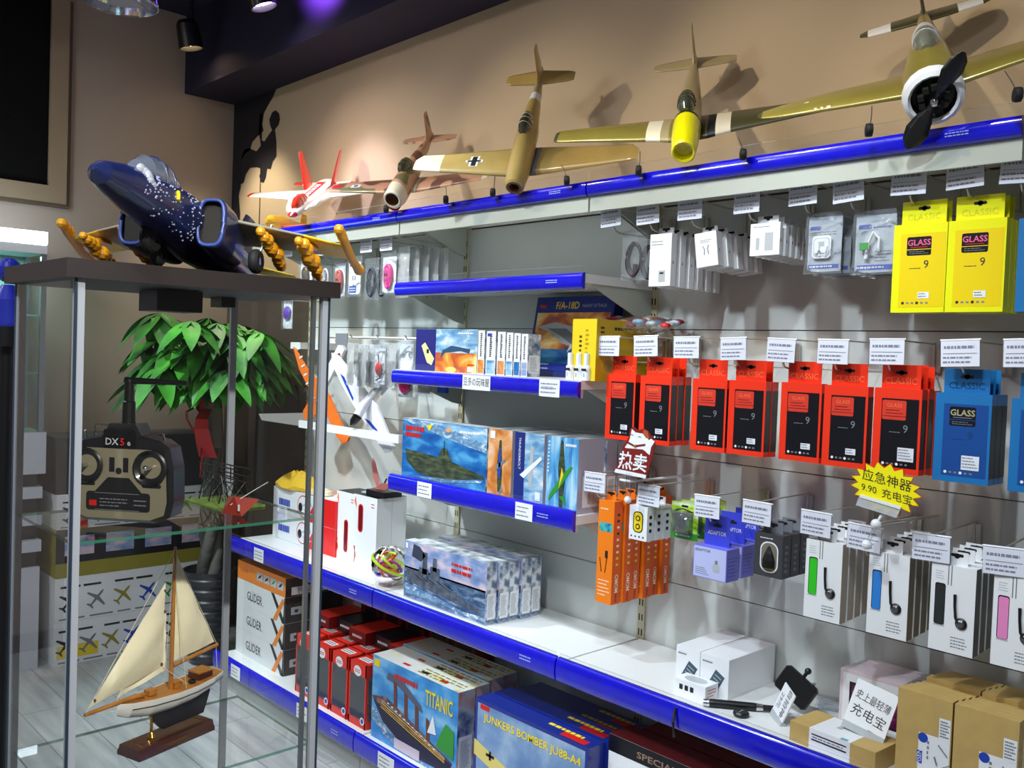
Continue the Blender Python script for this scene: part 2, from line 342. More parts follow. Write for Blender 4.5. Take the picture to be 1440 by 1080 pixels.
for px, lab in (((515,345),'wire hook with price tag over the dark cable bags, left bay'),((543,342),'wire hook with price tag over the pink cable bag, left bay'),((452,350),'wire hook behind the yellow wing tip over white charger packs, left bay'),((405,352),'wire hook over the dark pouch at left end of left bay')):
    p = PY(*px, 2.10); hook(p.x, p.z, lab, 'price tagged hooks of left bay')
# --- generic boxes: local x centred, front at y=0, bottom z=0
def slab(g, mat, w, d, h): g.M = Matrix(); g.box(mat, (-w/2,0,0), (w/2,d,h)); return g
def fm(g, w, d, h, side): g.face(w, d, h, side, Matrix.Translation((0,d/2,0))); return g
def hangtab(g, mat, w, h, d, th, slotm=INK):
    g.M = Matrix(); g.box(mat, (-w/2,d,h), (w/2,d+.0012,h+th))
    g.M = Matrix(((1,0,0,0),(0,0,-1,d),(0,1,0,h),(0,0,0,1))); g.rrect(slotm, -.014,th*.62,.014,th*.62+.007,.0034,1); g.disc(slotm,0,th*.68,.006,1)
CASE = M('red_orange_card', (240,52,22), r=.38); CASE2 = M('red_orange_card_window', (214,58,40), r=.4); BLKC = M('black_card', (16,17,24), r=.3)
CASEL = M('orange_print', (250,120,70), r=.4); STK = M('sticker_white', (225,230,238), r=.45)
def protector(name, frame, panel, lab, labtxt, tabtxtm, w=.113, h=.2, d=.028, sidem=None, ptxt=None, icons=WHT, nm=GRY, bigst=False, trans=False):
    t = thing(name, '', 'box')
    g = G(); slab(g, frame, w, d, h); fm(g, w, d, h, 'F')
    if trans: g.rect(panel, .017,.012,w-.004,h-.022)
    else: g.rect(panel, .019,.014,w-.006,h-.024)
    if sidem: fm(g,w,d,h,'R'); g.rect(sidem, 0,.014,d,h-.024)
    fm(g, w, d, h, 'F'); L = lab
    if L is CASE2:
        g.rrect(L, .021,h-.074,.078,h-.028,.004,2); g.lines(BLKC, .03,h-.062,.072,h-.048,2,.2,3,seed=5); g.txt(CASEL,'GLASS',.05,h-.04,.013,3); g.rect(BLKC,.022,h-.066,.078,h-.065,3)
    else:
        g.rrect(L, .032,h-.073,.088,h-.03,.004,2); g.txt(ptxt,'GLASS',.06,h-.044,.019,3,bold=True); g.rect(REDI if trans else GRY,.04,h-.055,.08,h-.0535,3); g.rect(panel,.032,h-.06,.088,h-.0585,3); g.lines(GRY,.038,h-.071,.082,h-.062,2,.3,3,seed=5)
    g.txt(nm,'9',.078,h-.095,.026,2); g.lines(nm,.04,h-.106,.068,h-.1,1,.3,2,seed=3)
    for k in range(6): g.disc(icons,.028+.011*k,.022,.0035,2,n=8) if k in (0,3) else g.rect(GRY,.025+.011*k,.02,.031+.011*k,.024,2)
    if bigst: g.rect(STK,.062,.03,.1,.062,3); g.lines(GRY,.064,.033,.098,.06,4,.35,4,seed=2)
    else: g.rect(STK,.062,.032,.088,.047,3); g.lines(GRY,.064,.034,.086,.046,2,.35,4,seed=2)
    g.build('carton', t)
    g = G(); hangtab(g, frame, w*.82, h, d*.5, .055)
    g.M = Matrix(((1,0,0,0),(0,0,-1,d*.5),(0,1,0,h),(0,0,0,1))); g.txt(tabtxtm, labtxt, 0,.017,.021,2); g.build('hang_tab', t)
    return t
def placebox(proto, used, loc, label, group):
    if not used: proto.location = loc; proto['label'] = label; proto['group'] = group; return proto
    return dup(proto, loc, label, group=group)
z2 = 1.374
RED = protector('red_protector_box', CASE, BLKC, CASE2, 'CLASSIC', CASEL, sidem=BLKC)
REDB = protector('red_protector_box', CASE, BLKC, CASE2, 'CLASSIC', CASEL, sidem=BLKC, bigst=True)
lefts = [(852.5,560),(900,565),(972.7,570),(1024,575),(1097,580),(1158,585),(1228.6,590)]
depths = [1,3,1,2,1,1,3]; ub = ua = False
for i, (px, n) in enumerate(zip(lefts, depths)):
    x = PY(*px, 2.125).x+.0565
    for k in range(n):
        if i == 6: pr = REDB; u = ub; ub = True
        else: pr = RED; u = ua; ua = True
        lab = '%s red and black protector box from the left, %s on its hook' % (ORD[i], 'front' if k == 0 else ORD[k]+' back') if n > 1 else '%s red and black protector box from the left, alone on its hook' % ORD[i]
        o = placebox(pr, u, (x+rnd.uniform(-.001,.001)+k*.002, 2.125+.0305*k, z2+rnd.uniform(-.004,.001)), lab, 'red and black protector boxes on middle hooks')
BLC = M('blue_card', (22,110,175), r=.4); BLC2 = M('deep_blue_card', (20,72,145), r=.35); BLP = M('dark_blue_print', (15,60,110), r=.4)
BB = protector('blue_protector_box', BLC, BLC2, BLKC, 'CLASSIC', BLP, w=.12, h=.2, sidem=M('black_blue_card', (10,20,35)), ptxt=M('gold_print', (170,165,130), r=.4), bigst=True, nm=BLP, d=.03)
x = PY(1317,547,2.125).x+.06
for k in range(3): placebox(BB, k > 0, (x,2.125+.032*k,1.37), 'blue protector box right of the red ones, %s on its hook' % ['front','second back','third back'][k], 'blue protector boxes on middle hooks')
dup(BB, (PY(1424,547,2.125).x+.06,2.125,1.366), 'blue protector box cut off by the right picture edge', group='blue protector boxes on middle hooks')
YC = M('translucent_yellow_card', (235,235,10), r=.3, coat=.4); YC2 = M('yellow_card', (232,205,0), r=.35)
YY = protector('yellow_protector_box', YC, YC2, BLKC, 'CLASSIC', M('yellow_deboss', (205,205,20)), w=.124, h=.205, ptxt=M('pink_print', (220,90,140)), icons=INK, nm=INK, trans=True)
for i, (px, n) in enumerate((((1256,360),2),((1331,360),3))):
    x = PY(*px,2.125).x+.062
    for k in range(n): placebox(YY, i+k > 0, (x,2.125+.03*k,1.752), '%s yellow protector box, %s on its hook' % (['left','right'][i], ['front','second back','third back'][k]), 'yellow protector boxes on top hooks')
dup(BB, (PY(1428,360,2.125).x+.062,2.13,1.752), 'dark blue protector box cut by picture edge beside the yellow boxes', group='blue protector boxes on middle hooks')
# --- row 1 white boxes and bags
WB = M('white_gloss_card', (238,240,242), r=.3, coat=.2); SHD = M('pale_grey_print', (180,186,190), r=.4)
def whitebox(name, w, h, d, art, tab=.02, hm=WB):
    t = thing(name, '', 'box'); g = G(); slab(g, WB, w, d, h); fm(g,w,d,h,'F'); art(g,w,h)
    fm(g,w,d,h,'R'); g.txt(INK,'6',d*.4,h*.45,.014,1); g.build('carton', t)
    g = G(); hangtab(g, hm, w*.7, h, d-.0015, tab); g.build('hang_tab', t); return t
def art_adapter(g,w,h):
    g.lines(GRY,.006,h-.035,w*.8,h-.018,2,.25,1,seed=6); g.rect(SHD,w*.45,.012,w*.75,.045,1); g.rect(INK,w*.5,.035,w*.68,.04,2)
def art_ear(g,w,h):
    g.lines(GRY,w*.25,h-.03,w*.8,h-.02,2,.3,1,seed=8); g.tube(GRY,[(w*.4,h*.35,.001),(w*.42,h*.5,.001),(w*.36,h*.6,.001)],.001,5); g.tube(GRY,[(w*.6,h*.35,.001),(w*.56,h*.5,.001),(w*.62,h*.62,.001)],.001,5)
def art_short(g,w,h):
    g.lines(GRY,.01,h-.012,w*.7,h-.007,1,.4,1,seed=8); g.rect(SHD,w*.5,.012,w*.78,h*.7,1); g.rect(SHD,w*.2,.015,w*.32,h*.55,1)
P1 = whitebox('white_adapter_box', .078, .152, .025, art_adapter)
p = PY(912,402,2.125)
for k in range(6): placebox(P1, k > 0, (p.x+.039+.002*k,2.125+.042*k,1.835-.001*k), 'tall white adapter box, %s on its hook' % (['front']+[ORD[j]+' back' for j in range(1,6)])[k], 'tall white adapter boxes on a top hook')
P2 = whitebox('white_earphone_box', .066, .096, .034, art_ear)
p = PY(980,378,2.125)
for k in range(5):
    o = placebox(P2, k > 0, (p.x+.035,2.125+.05*k,1.885-.001*k), 'small white earphone box hanging tilted, %s on its hook' % (['front']+[ORD[j]+' back' for j in range(1,6)])[k], 'small tilted earphone boxes on a top hook'); o.rotation_euler = (0,R(-7),R(8))
P3 = whitebox('white_charger_box', .088, .085, .014, art_short)
p = PY(1054,360,2.125)
for k in range(8): placebox(P3, k > 0, (p.x+.044,2.125+.03*k,1.906-.0005*k), 'short white charger box, %s on its hook' % (['front']+[ORD[j]+' back' for j in range(1,8)])[k], 'short white charger boxes on a top hook')
def bag(name, w, h, filler, white=False, th=.018, cat='bag', seed=1, film=None):
    t = thing(name, '', cat); q = random.Random(seed); g = G(); nx, nz = 7, 9
    for sgn in (-1,1):
        vs = []; fs = []
        for j in range(nz+1):
            v = j/nz
            for i in range(nx+1):
                u = i/nx; e = sin(PI*u)**.5*sin(PI*min(1,v*1.15))**.5 if 0 < u < 1 and v*1.15 < 1 else 0
                vs.append((w*(u-.5)*(1-.04*sin(PI*v*3+seed)), th/2+sgn*(th/2*e)+q.uniform(-.002,.002), h*v+q.uniform(-.001,.001)*(j > 0)))
        for j in range(nz):
            for i in range(nx): a = j*(nx+1)+i; fs.append((a,a+1,a+nx+2,a+nx+1))
        g.add(vs, fs, film or BAG, True)
    g.build('film', t); g = G(); filler(g,w,h,th); g.build('contents', t); return t
def coil(mat, rx, rz, r=.004, c=(0,0), loops=3, y=.009, q=None):
    def f(g,w,h,th):
        for k in range(loops): g.tube(mat, [(c[0]+(rx-.003*k)*cos(2*PI*a/20), y+.003*(k-1)+.001*sin(a), h*.42+c[1]+(rz-.003*k)*sin(2*PI*a/20)) for a in range(21)], r, 6)
        g.cb(mat, (c[0]+rx*.2,y,h*.42-rz*.6), (.012,.008,.03))
    return f
CAB = M('dark_maroon_cable', (38,14,22), r=.35, coat=.3); NAV = M('navy_cable', (25,35,60), r=.4); PNK = M('pink_cable', (225,35,140), r=.35, coat=.3); WCB = M('white_cable', (232,234,236), r=.35)
bg = bag('cable_bag', .096, .15, coil(CAB,.028,.05), seed=2); p = PY(872,396,2.13); bg.location = (p.x+.048,2.125,1.856); bg['label'] = 'clear bag with dark maroon coiled cable, front of the first top hook'
b2 = dup(bg, (p.x+.054,2.19,1.853), 'clear bag with dark coiled cable hanging behind the front one')
bg['group'] = b2['group'] = 'bags with dark coiled cables'
ZB = M('zip_bag_back_film', (205,210,216), r=.35, coat=.4, alpha=.85)
def fill_chg(g,w,h,th):
    g.rrect(SHD,0,0,0,0,0) if 0 else None
    g.box(ZB, (-w*.46,th-.001,.006), (w*.46,th,h*.93))
    g.M = Matrix(((1,0,0,-w/2),(0,0,-1,th-.001),(0,1,0,0),(0,0,0,1))); g.rrect(BLU,w*.08,h*.72,w*.38,h*.78,.004,2); g.lines(GRY,w*.08,h*.62,w*.9,h*.7,2,.3,2,seed=3); g.rect(BLU,w*.06,.014,w*.9,.024,2); g.lines(WHT,w*.1,.015,w*.8,.023,1,.5,3,seed=3)
    g.M = Matrix(((1,0,0,-w/2),(0,0,-1,th*.5),(0,1,0,0),(0,0,0,1))); g.rrect(WCB,w*.2,h*.25,w*.72,h*.62,.01,2,6); g.rrect(SHD,w*.24,h*.28,w*.68,h*.58,.008,3,6); g.rrect(WCB,w*.26,h*.29,w*.66,h*.57,.008,4,6); g.rect(SHD,w*.38,h*.44,w*.54,h*.52,5)
    g.M = Matrix()
    for dx in (-.008,.008): g.tube(WCB,[(dx,th*.4,h*.28),(dx*1.3,th*.35,h*.44)],.003,6)
def fill_grn(g,w,h,th):
    g.box(ZB, (-w*.46,th-.001,.006), (w*.46,th,h*.93))
    g.M = Matrix(((1,0,0,-w/2),(0,0,-1,th-.001),(0,1,0,0),(0,0,0,1))); g.rrect(BLU,w*.1,h*.72,w*.4,h*.79,.004,2); g.lines(BLU,w*.45,h*.72,w*.9,h*.76,1,.4,2,seed=3); g.rect(BLU,w*.1,.012,w*.92,.024,2); g.lines(WHT,w*.1,.014,w*.8,.022,1,.5,3,seed=7); g.lines(GRY,w*.5,.03,w*.9,.06,4,.3,2,seed=1); g.M = Matrix()
    for k in range(2): g.tube(WCB,[(-.02+.004*k,th*.4,h*.25),(-.012,th*.4,h*.5),(0,th*.3,h*.66),(.014,th*.4,h*.55),(.01+.004*k,th*.4,h*.35)],.0035,7)
    g.cb(GRN,(-.022,th*.4,h*.44),(.022,.008,.018))
for nm, fl, px, n, w, zz, lb in (('charger_bag',fill_chg,(1128,385),4,.098,1.852,'clear zip bag with square white charger'),('cable_pouch',fill_grn,(1194,388),3,.108,1.845,'clear zip bag with green-ended white cable')):
    o = bag(nm,w,.155,fl,seed=len(nm)); x = PY(*px,2.125).x+w/2
    for k in range(n): placebox(o, k > 0, (x,2.125+.05*k,zz), lb+', %s on its hook' % ['front','second back','third back','fourth back'][k], lb.replace('clear zip bag','zip bags'))
# --- row 3
ORC = M('orange_card', (244,128,22), r=.38); ORD2 = M('orange_card_deep', (232,92,22), r=.38); CREAM = M('cream_print', (250,225,190)); TEAL = RAMP('beach_print', [(.35,(20,110,170)),(.5,(60,180,190)),(.65,(110,190,110))], 60.)
def momo():
    w,d,h = .062,.04,.315; t = thing('orange_stick_box','', 'box'); g = G(); slab(g,ORC,w,d,h); g.box(ORD2,(w/2-.0005,.0005,.0005),(w/2+.0003,d-.0005,h-.0005))
    fm(g,w,d,h,'F'); g.rect(TEAL,.006,h-.095,w-.006,h-.068); g.lines(CREAM,.008,h-.03,w-.01,h-.022,1,.5,1,seed=2)
    g.tube(INK,[(.012,h*.44,.001),(.02,h*.3,.001)],.0012,5); g.tube(INK,[(.04,h*.45,.001),(.034,h*.3,.001)],.0012,5); g.cb(INK,(.038,h*.48,.001),(.01,.022,.001))
    g.lines(CREAM,.008,.02,w-.008,.075,5,.3,1,seed=8)
    fm(g,w,d,h,'R'); g.txt(CREAM,'MOMO',d*.55,h*.2,.022,2,rot=PI/2,bold=True,width=.055); g.txt(BLKC,'MOMO',d*.55,h*.06,.014,2,rot=PI/2,width=.025)
    for k in range(9): g.rect([INK,INK,CREAM,INK,CREAM,CREAM,CREAM,YELI,YELI][k],d*.4,h-.045-.019*k,d*.68,h-.038-.019*k)
    g.build('carton', t)
    g = G(); hangtab(g,ORC,w*.6,h,d*.5,.028); g.build('hang_tab', t); return t
o = momo(); p = PY(843,845,2.125)
for k, (dx, dy) in enumerate(((0,0),(.004,.05),(-.001,.092),(.008,.142),(.002,.185),(.012,.228))):
    placebox(o, k > 0, (p.x+.031+dx,2.105+dy,.872), 'tall orange stick box, %s in the hanging row' % (['front']+[ORD[j]+' back' for j in range(1,6)])[k], 'tall orange stick boxes')
def small(name,w,d,h,mat,art,sart=None,tab=.025,tabm=None,tw=.7,tart=None,cat='box'):
    t = thing(name,'',cat); g = G(); slab(g,mat,w,d,h); fm(g,w,d,h,'F'); art(g,w,h)
    if sart: fm(g,w,d,h,'R'); sart(g,d,h)
    g.build('carton',t); g = G(); hangtab(g,tabm or mat,w*tw,h,d*.5,tab)
    if tart: g.M = Matrix(((1,0,0,0),(0,0,-1,d*.5),(0,1,0,h),(0,0,0,1))); tart(g)
    g.build('hang_tab',t); return t
def a8(g,w,h):
    g.rrect(BLKC,w*.22,h*.22,w*.78,h*.84,.014,1,6); g.rrect(YELI,w*.27,h*.25,w*.73,h*.81,.012,2,6)
    for v in (.4,.64): g.disc(BLKC,w*.5,h*v,.0085,3); g.disc(YELI,w*.5,h*v,.005,4)
    for k in range(4): g.disc(BLKC,w*(.15+.22*k),h*.1,.003,1,n=8)
o = small('white_gadget_box',.066,.034,.1,WB,a8,lambda g,d,h:[g.rrect(BLKC,d*.3,h*(.25+.2*k),d*.65,h*(.25+.2*k)+.01,.002,1) for k in range(3)],tab=.022)
p = PY(893,756,2.125)
for k in range(3): placebox(o,k>0,(p.x+.033,2.095+.04*k,1.09),'small white box with yellow oval, %s on its hook'%['front','second back','third back'][k],'small white boxes with yellow oval')
LIME = RAMP('lime_card', [(.4,(40,170,50)),(.5,(190,225,40)),(.62,(235,240,235))], 14., (1,1,2.5))
def blister():
    t = thing('green_blister_pack','','blister pack'); g = G(); w,h = .092,.105; g.box(LIME,(-w/2,.03,0),(w/2,.032,h)); g.M = Matrix(((1,0,0,0),(0,0,-1,.03),(0,1,0,h),(0,0,0,1))); g.rrect(INK,-.012,-.014,.012,-.008,.003,1); g.rect(GRN,-w/2,-h,w/2,-h+.02,1); g.lines(WHT,-w*.3,-h+.005,w*.3,-h+.015,1,.6,2,seed=3); g.build('backing_card',t)
    g = G(); g.loft(BLISTER,[[(-.03*s,.03-dy,.02+.03*(1-s)),(.03*s,.03-dy,.02+.03*(1-s)),(.03*s,.03-dy,.08-.01*(1-s)),(-.03*s,.03-dy,.08-.01*(1-s))] for s,dy in ((1,0),(1,.02),(.7,.03))]); g.build('bubble',t)
    g = G(); g.ball(BLK,(0,.015,.05),.014,1,.6,1.6); g.ball(CHROME,(.002,.014,.07),.008,1,.8,.5); g.tube(INK,[(-.03,.027,.08),(0,.02,.088),(.03,.027,.08)],.0022,6); g.build('gadget',t); return t
o = blister(); p = PY(940,755,2.125)
for k in range(4): placebox(o,k>0,(p.x+.046,2.105+.045*k,1.112),'green and clear blister pack with black gadget, %s on its hook'%['front','second back','third back','fourth back'][k],'green blister packs on a lower hook')
VIO = M('violet_card',(120,120,225),r=.35); VIO2 = M('deep_violet_card',(62,72,205),r=.3,coat=.3); LAV = M('lavender_card',(190,196,240),r=.4)
o = small('violet_adapter_box',.108,.06,.088,VIO,lambda g,w,h:(g.rect(LAV,.002,.002,w-.002,h-.002),g.txt(INK,'ADAPTOR',w*.28,h*.86,.011,2),g.lines(GRY,w*.08,.008,w*.5,.03,4,.35,2,seed=2),g.rrect(SHD,w*.6,h*.25,w*.8,h*.5,.004,2),g.rect(GRY,w*.66,h*.5,w*.74,h*.62,2)),lambda g,d,h:g.lines(VIO2,.005,.01,d-.005,h-.02,6,.3,1,seed=4),tab=.085,tabm=VIO2,tw=.75,tart=lambda g:g.txt(WHT,'ADAPTOR',0,.035,.016,2,width=.06))
p = PY(980,807,2.125)
for k in range(3): placebox(o,k>0,(p.x+.054,2.105+.075*k,1.024+.002*k),'violet adaptor box with tall hang tab, %s on its hook'%['front','second back','third back'][k],'violet adaptor boxes on a lower hook')
CHAR = M('charcoal_card',(62,62,66),r=.4); 
def acar(g,w,h):
    g.rrect(WHT,w*.22,h*.1,w*.86,h*.82,.022,1,8); g.rrect(M('taupe_print',(120,112,100)),w*.26,h*.13,w*.82,h*.79,.02,2,8)
    g.loft(BLK,[[(w*.54+r*cos(a),h*z,.0015+max(0,.012*r*abs(sin(a))/.02)) for a in [PI*k/6 for k in range(7)]] for r,z in ((.018,.22),(.018,.4),(.012,.55),(.008,.62),(.003,.72))],False,False); g.rect(M('gold_band',(190,170,90),r=.3,m=.6),w*.36,h*.17,w*.72,h*.25,3); g.lines(WHT,w*.2,h*.87,w*.7,h*.92,1,.4,1,seed=3)
o = small('dark_charger_box',.082,.04,.112,CHAR,acar,lambda g,d,h:g.lines(GRY,d*.3,h*.1,d*.7,h*.8,5,.5,1,seed=4),tab=.03,tabm=GRY)
p = PY(1065,805,2.125)
for k in range(3): placebox(o,k>0,(p.x+.041,2.105+.046*k,1.067),'charcoal car charger box with oval window, %s on its hook'%['front','second back','third back'][k],'charcoal charger boxes on a lower hook')
BAND = M('grey_elastic',(110,110,112),r=.6)
def headset(c, cn, sidem):
    w,d,h = .096,.03,.196; t = thing('headset_box','','box'); g = G(); slab(g,WB,w,d,h); g.box(sidem,(w/2-.0005,.001,.001),(w/2+.0004,d-.001,h-.001)); fm(g,w,d,h,'F')
    g.rect(BAND,w*.38,h-.045,w*.4,h) ; g.rect(BAND,w*.45,h-.045,w*.47,h)
    g.rrect(INK,w*.1,h*.3,w*.34,h*.78,.005,1); g.rrect(c,w*.12,h*.305,w*.33,h*.765,.004,2); g.rrect(SHD,w*.09,h*.285,w*.35,h*.3,.001,1)
    g.lines(GRY,w*.5,.012,w*.94,.04,4,.35,1,seed=6); g.lines(SHD,w*.1,h*.82,w*.3,h*.93,4,.3,1,seed=8); g.build('carton',t)
    g = G(); fm(g,w,d,h,'F'); g.tube(BLK,[(w*.56,h*.68,.002),(w*.57,h*.55,.003),(w*.6,h*.42,.004),(w*.68,h*.36,.004)],[.0035,.003,.003,.004],7); g.lathe(BLK,[(.0001,.007),(.009,.006),(.0125,.003),(.013,0)],16,c=(w*.72,h*.36,0)); g.lathe(M('smoky_metal',(120,122,124),r=.25,m=.8),[(.0001,.0078),(.006,.0075),(.0085,.006)],16,c=(w*.72,h*.36,0)); g.build('earpiece',t)
    g = G(); hangtab(g,WHT,w*.5,h,d*.5,.03); g.build('hang_tab',t); return t
for cn, c, px, n, sm in (('green',M('green_strip',(50,200,40),r=.3),(1131,860),5,M('beige_side_card',(175,165,150),r=.4)),('blue',M('blue_strip_print',(50,130,215),r=.3),(1219,882),5,M('khaki_side_card',(112,102,82),r=.4)),('black',M('black_strip_print',(45,48,48),r=.3),(1306,907),4,M('grey_side_card',(74,74,76),r=.4)),('pink',M('pink_strip_print',(235,140,195),r=.3),(1394,915),3,M('pale_side_card',(150,146,148),r=.4))):
    o = headset(c,cn,sm); p = PY(*px,2.11); w = .096
    for k in range(n): placebox(o,k>0,(p.x+w/2,2.105+.038*k,.99+.0015*k),'white headset box with %s strip, %s on its hook'%(cn,(['front']+[ORD[j]+' back' for j in range(1,6)])[k]),'headset boxes with %s strip on a lower hook'%cn)
# --- left bay pouches
def fill_pack(g,w,h,th):
    g.box(WB,(-w*.4,th*.6,.01),(w*.4,th*.7,h*.85)); g.M = Matrix(((1,0,0,-w/2),(0,0,-1,th*.6),(0,1,0,0),(0,0,0,1))); g.rect(BLU,w*.15,.016,w*.62,.045,1); g.lines(WHT,w*.2,.02,w*.6,.04,2,.4,2); g.rect(BLU,w*.15,h*.74,w*.4,h*.79,1); g.rect(GRY,w*.35,h*.4,w*.42,h*.52,1); g.rect(GRY,w*.5,h*.4,w*.57,h*.52,1); g.M = Matrix()
def fill_roll(mat):
    def f(g,w,h,th):
        g.box(WHT,(-w*.42,th*.8,.008),(w*.42,th*.9,h*.88)); 
        g.loft(mat,[[(.03*s*cos(a)*1.0,th*.45+.006*sin(a*2),h*.42+.052*s*sin(a)) for a in [2*PI*k/16 for k in range(16)]] for s in (1,.8)],False); g.tube(mat,[(.02*cos(2*PI*a/16),th*.4,h*.42+.045*sin(2*PI*a/16)) for a in range(17)],.007,6); g.tube(mat,[(.008*cos(2*PI*a/12),th*.35,h*.42+.03*sin(2*PI*a/12)) for a in range(13)],.006,6)
    return f
lb = [('charger_pouch',(486,372),.11,fill_pack,1.838,'clear pouch with white charger pack and blue label, left bay',2.11),
      ('cable_bag',(511,375),.1,coil(NAV,.026,.055,.006),1.82,'clear bag with navy coiled cable, beneath the yellow wing tip',2.10),
      ('cable_bag',(526,372),.1,coil(BLK,.026,.055,.006),1.825,'clear bag with black coiled cable behind the pink cable bag',2.16),
      ('cable_bag',(533,362),.108,fill_roll(PNK),1.84,'clear bag with bright pink coiled cable on white card',2.10),
      ('charger_pouch',(466,378),.1,fill_roll(M('salmon_cable',(205,90,80))),1.838,'clear pouch with salmon cable left of the charger pack',2.14),
      ('cable_pouch',(448,374),.1,coil(WCB,.024,.045,.005),1.85,'clear pouch with white cable right of the dark pouch',2.14),
      ('gadget_pouch',(418,366),.12,fill_roll(M('bronze_gadget',(95,70,30),r=.3,m=.6)),1.86,'dark bronze item in a pouch behind the yellow wing',2.12),
      ('gadget_pouch',(394,430),.1,lambda g,w,h,th:(g.box(WHT,(-w*.42,th*.8,.004),(w*.42,th*.9,h*.8)),g.ball(M('purple_gadget',(90,45,170),r=.3),(0,th*.5,h*.45),.034,1,.3,1)),1.7,'white card pouch with round purple item, above the plant',2.16)]
for nm, px, w, fl, zz, lab, y in lb:
    x = PY(px[0],px[1],y).x+w/2; o = bag(nm,w,.17,fl,seed=int(px[0])); o.location = (x,y,zz); o['label'] = lab
p = PY(400,400,2.1); hook(PY(394,430,2.16).x+.05,1.885,'wire hook holding the purple item card above the plant','price tagged hooks of left bay',y=2.14)
CLB = bag('clear_sleeve',.085,.2,lambda g,w,h,th:(g.box(BAG,(-w*.4,th*.4,.01),(w*.4,th*.5,h*.7)),g.cb(NAV,(0,th*.4,h*.3),(.02,.006,.05))),seed=9,film=BAGW)
for k in range(5): placebox(CLB,k>0,(PY(562+5*k,370,2.12).x+.01,2.12+.03*k,1.828),'thin clear sleeve right of the pink cable, %s in the row'%(['front']+[ORD[j]+' back' for j in range(1,6)])[k],'thin clear sleeves in left bay')
# second row of left bay: rail with white pouches
rail = thing('hook_rail','white metal rail with hooks carrying small clear pouches, left bay','hook rail',(0,0,0))
zr = PY(520,478,2.1).z
g = G(); xa, xb = PY(470,475,2.12).x, PY(585,478,2.12).x+.1; g.cb(WHT,((xa+xb)/2,2.2,zr+.01),(xb-xa,.014,.012)); g.build('bar',rail)
for k in range(4):
    x = xa+.03+(xb-xa-.12)*k/3; G().tube(WIRE,[(x,2.395,zr+.012),(x,2.07,zr+.005),(x,2.06,zr+.02)],.003,6).build('peg',rail)
G().cb(GRY,(xa+.09,2.1,zr),(.09,.003,.05)).build('price_tag',rail)
fr = lambda g,w,h,th:(g.box(WHT,(-w*.38,th*.6,.01),(w*.38,th*.7,h*.6)),g.cb(SHD,(0,th*.4,h*.3),(.03,.006,.05)),g.tube(M('olive_print',(120,120,70)),[(-.02,th*.3,h*.2),(.01,th*.3,h*.55),(.02,th*.3,h*.3)],.003,5))
VB = bag('white_pouch',.085,.175,fr,seed=21,film=BAGW)
RBG = bag('red_tag_pouch',.085,.165,lambda g,w,h,th:(g.box(WHT,(-w*.42,th*.8,.004),(w*.42,th*.9,h*.9)),g.ball(REDI,(0,th*.4,h*.4),.022,1,.3,1.2),g.tube(INK,[(-.012,th*.3,.02),(.014,th*.3,.03),(0,th*.3,.12)],.003,5)),seed=5)
zb = PY(500,542,2.1).z
PSX = [484,492,500,508,517,536,545,553]
for k, px in enumerate(PSX):
    y = 2.08+.028*((k*3)%5); o = placebox(VB,k>0,(PY(px,520,y).x+.03,y,zb+rnd.uniform(-.006,.006)),'small clear pouch on the white rail, %s from the left'%ORD[k],'small clear pouches on the white rail'); o.rotation_euler = (0,R(rnd.uniform(-3,3)),R(rnd.uniform(-14,14)))
RBG.location = (PY(522,540,2.07).x+.043,2.065,zb+.01); RBG['label'] = 'clear pouch with red round tag among the white pouches'
PB = bag('pink_cable_bag',.1,.22,lambda g,w,h,th:(g.box(WHT,(-w*.45,th*.8,.004),(w*.45,th*.9,h*.95)),g.ball(M('magenta_item',(214,30,110),r=.35),(0,th*.4,h*.26),.036,1,.3,1.1)),seed=15)
p = PY(556,559,2.08); PB.location = (p.x+.05,2.075,p.z); PB['label'] = 'white card pouch with round magenta item, below blue shelf strip'
GB = bag('grey_pouch',.11,.2,lambda g,w,h,th:g.cb(SHD,(0,th*.5,h*.3),(.07,.006,.09)),seed=16)
p = PY(585,557,2.17); GB.location = (p.x+.05,2.16,p.z); GB['label'] = 'greyish clear pouch right of the magenta item under shelf'
g = G(); p = PY(615,552,2.2); g.loft(BLU,[[(p.x+dx,2.2+dy,p.z+dz) for dx,dz in ((0,0),(.05,.0),(.055,.12),(.005,.12))] for dy in (0,.015)],True,True,False); tag(g.build('blue_pouch'),'dark blue pouch hanging under the middle blue shelf end','pouch')
# ---------------------------------------------------------------- signs clipped on hooks
def flat(pxs, y, k=.0): return [(lambda p: (p.x, p.z))(PY(a, b, y)) for a, b in pxs]
def plate(g, mat, pts, y, th=.002, l=0):
    n = len(pts); g.M = Matrix()
    g.add([(a, y, b) for a, b in pts]+[(a, y+th, b) for a, b in pts], [tuple(range(n))[::1], tuple(range(n, 2*n))[::-1]]+[(i, i+n, (i+1) % n+n, (i+1) % n) for i in range(n)], mat)
YS = 2.06; BRN = M('sign_maroon', (128,28,26), r=.4)
t = thing('cat_sign','maroon hot-sale sign with a waving white cat, clipped above the orange boxes','sign',(0,0,0))
g = G(); plate(g, BRN, flat([(864,664),(877,627),(884,615),(886,603),(891,600),(897,605),(906,603),(912,607),(921,622),(918,640),(909,670)],YS), YS)
plate(g, WHT, flat([(866,659),(909,668),(908,673),(864,664)],YS), YS-.0008,.0004)
plate(g, WHT, flat([(879,629),(884,622),(886,617),(889,603),(894,608),(905,610),(913,619),(911,627),(913,634),(910,636),(904,632),(880,630)],YS), YS-.0012,.0004)
plate(g, WHT, flat([(911,620),(916,617),(921,621),(916,629),(914,640),(909,636)],YS), YS-.0014,.0004)
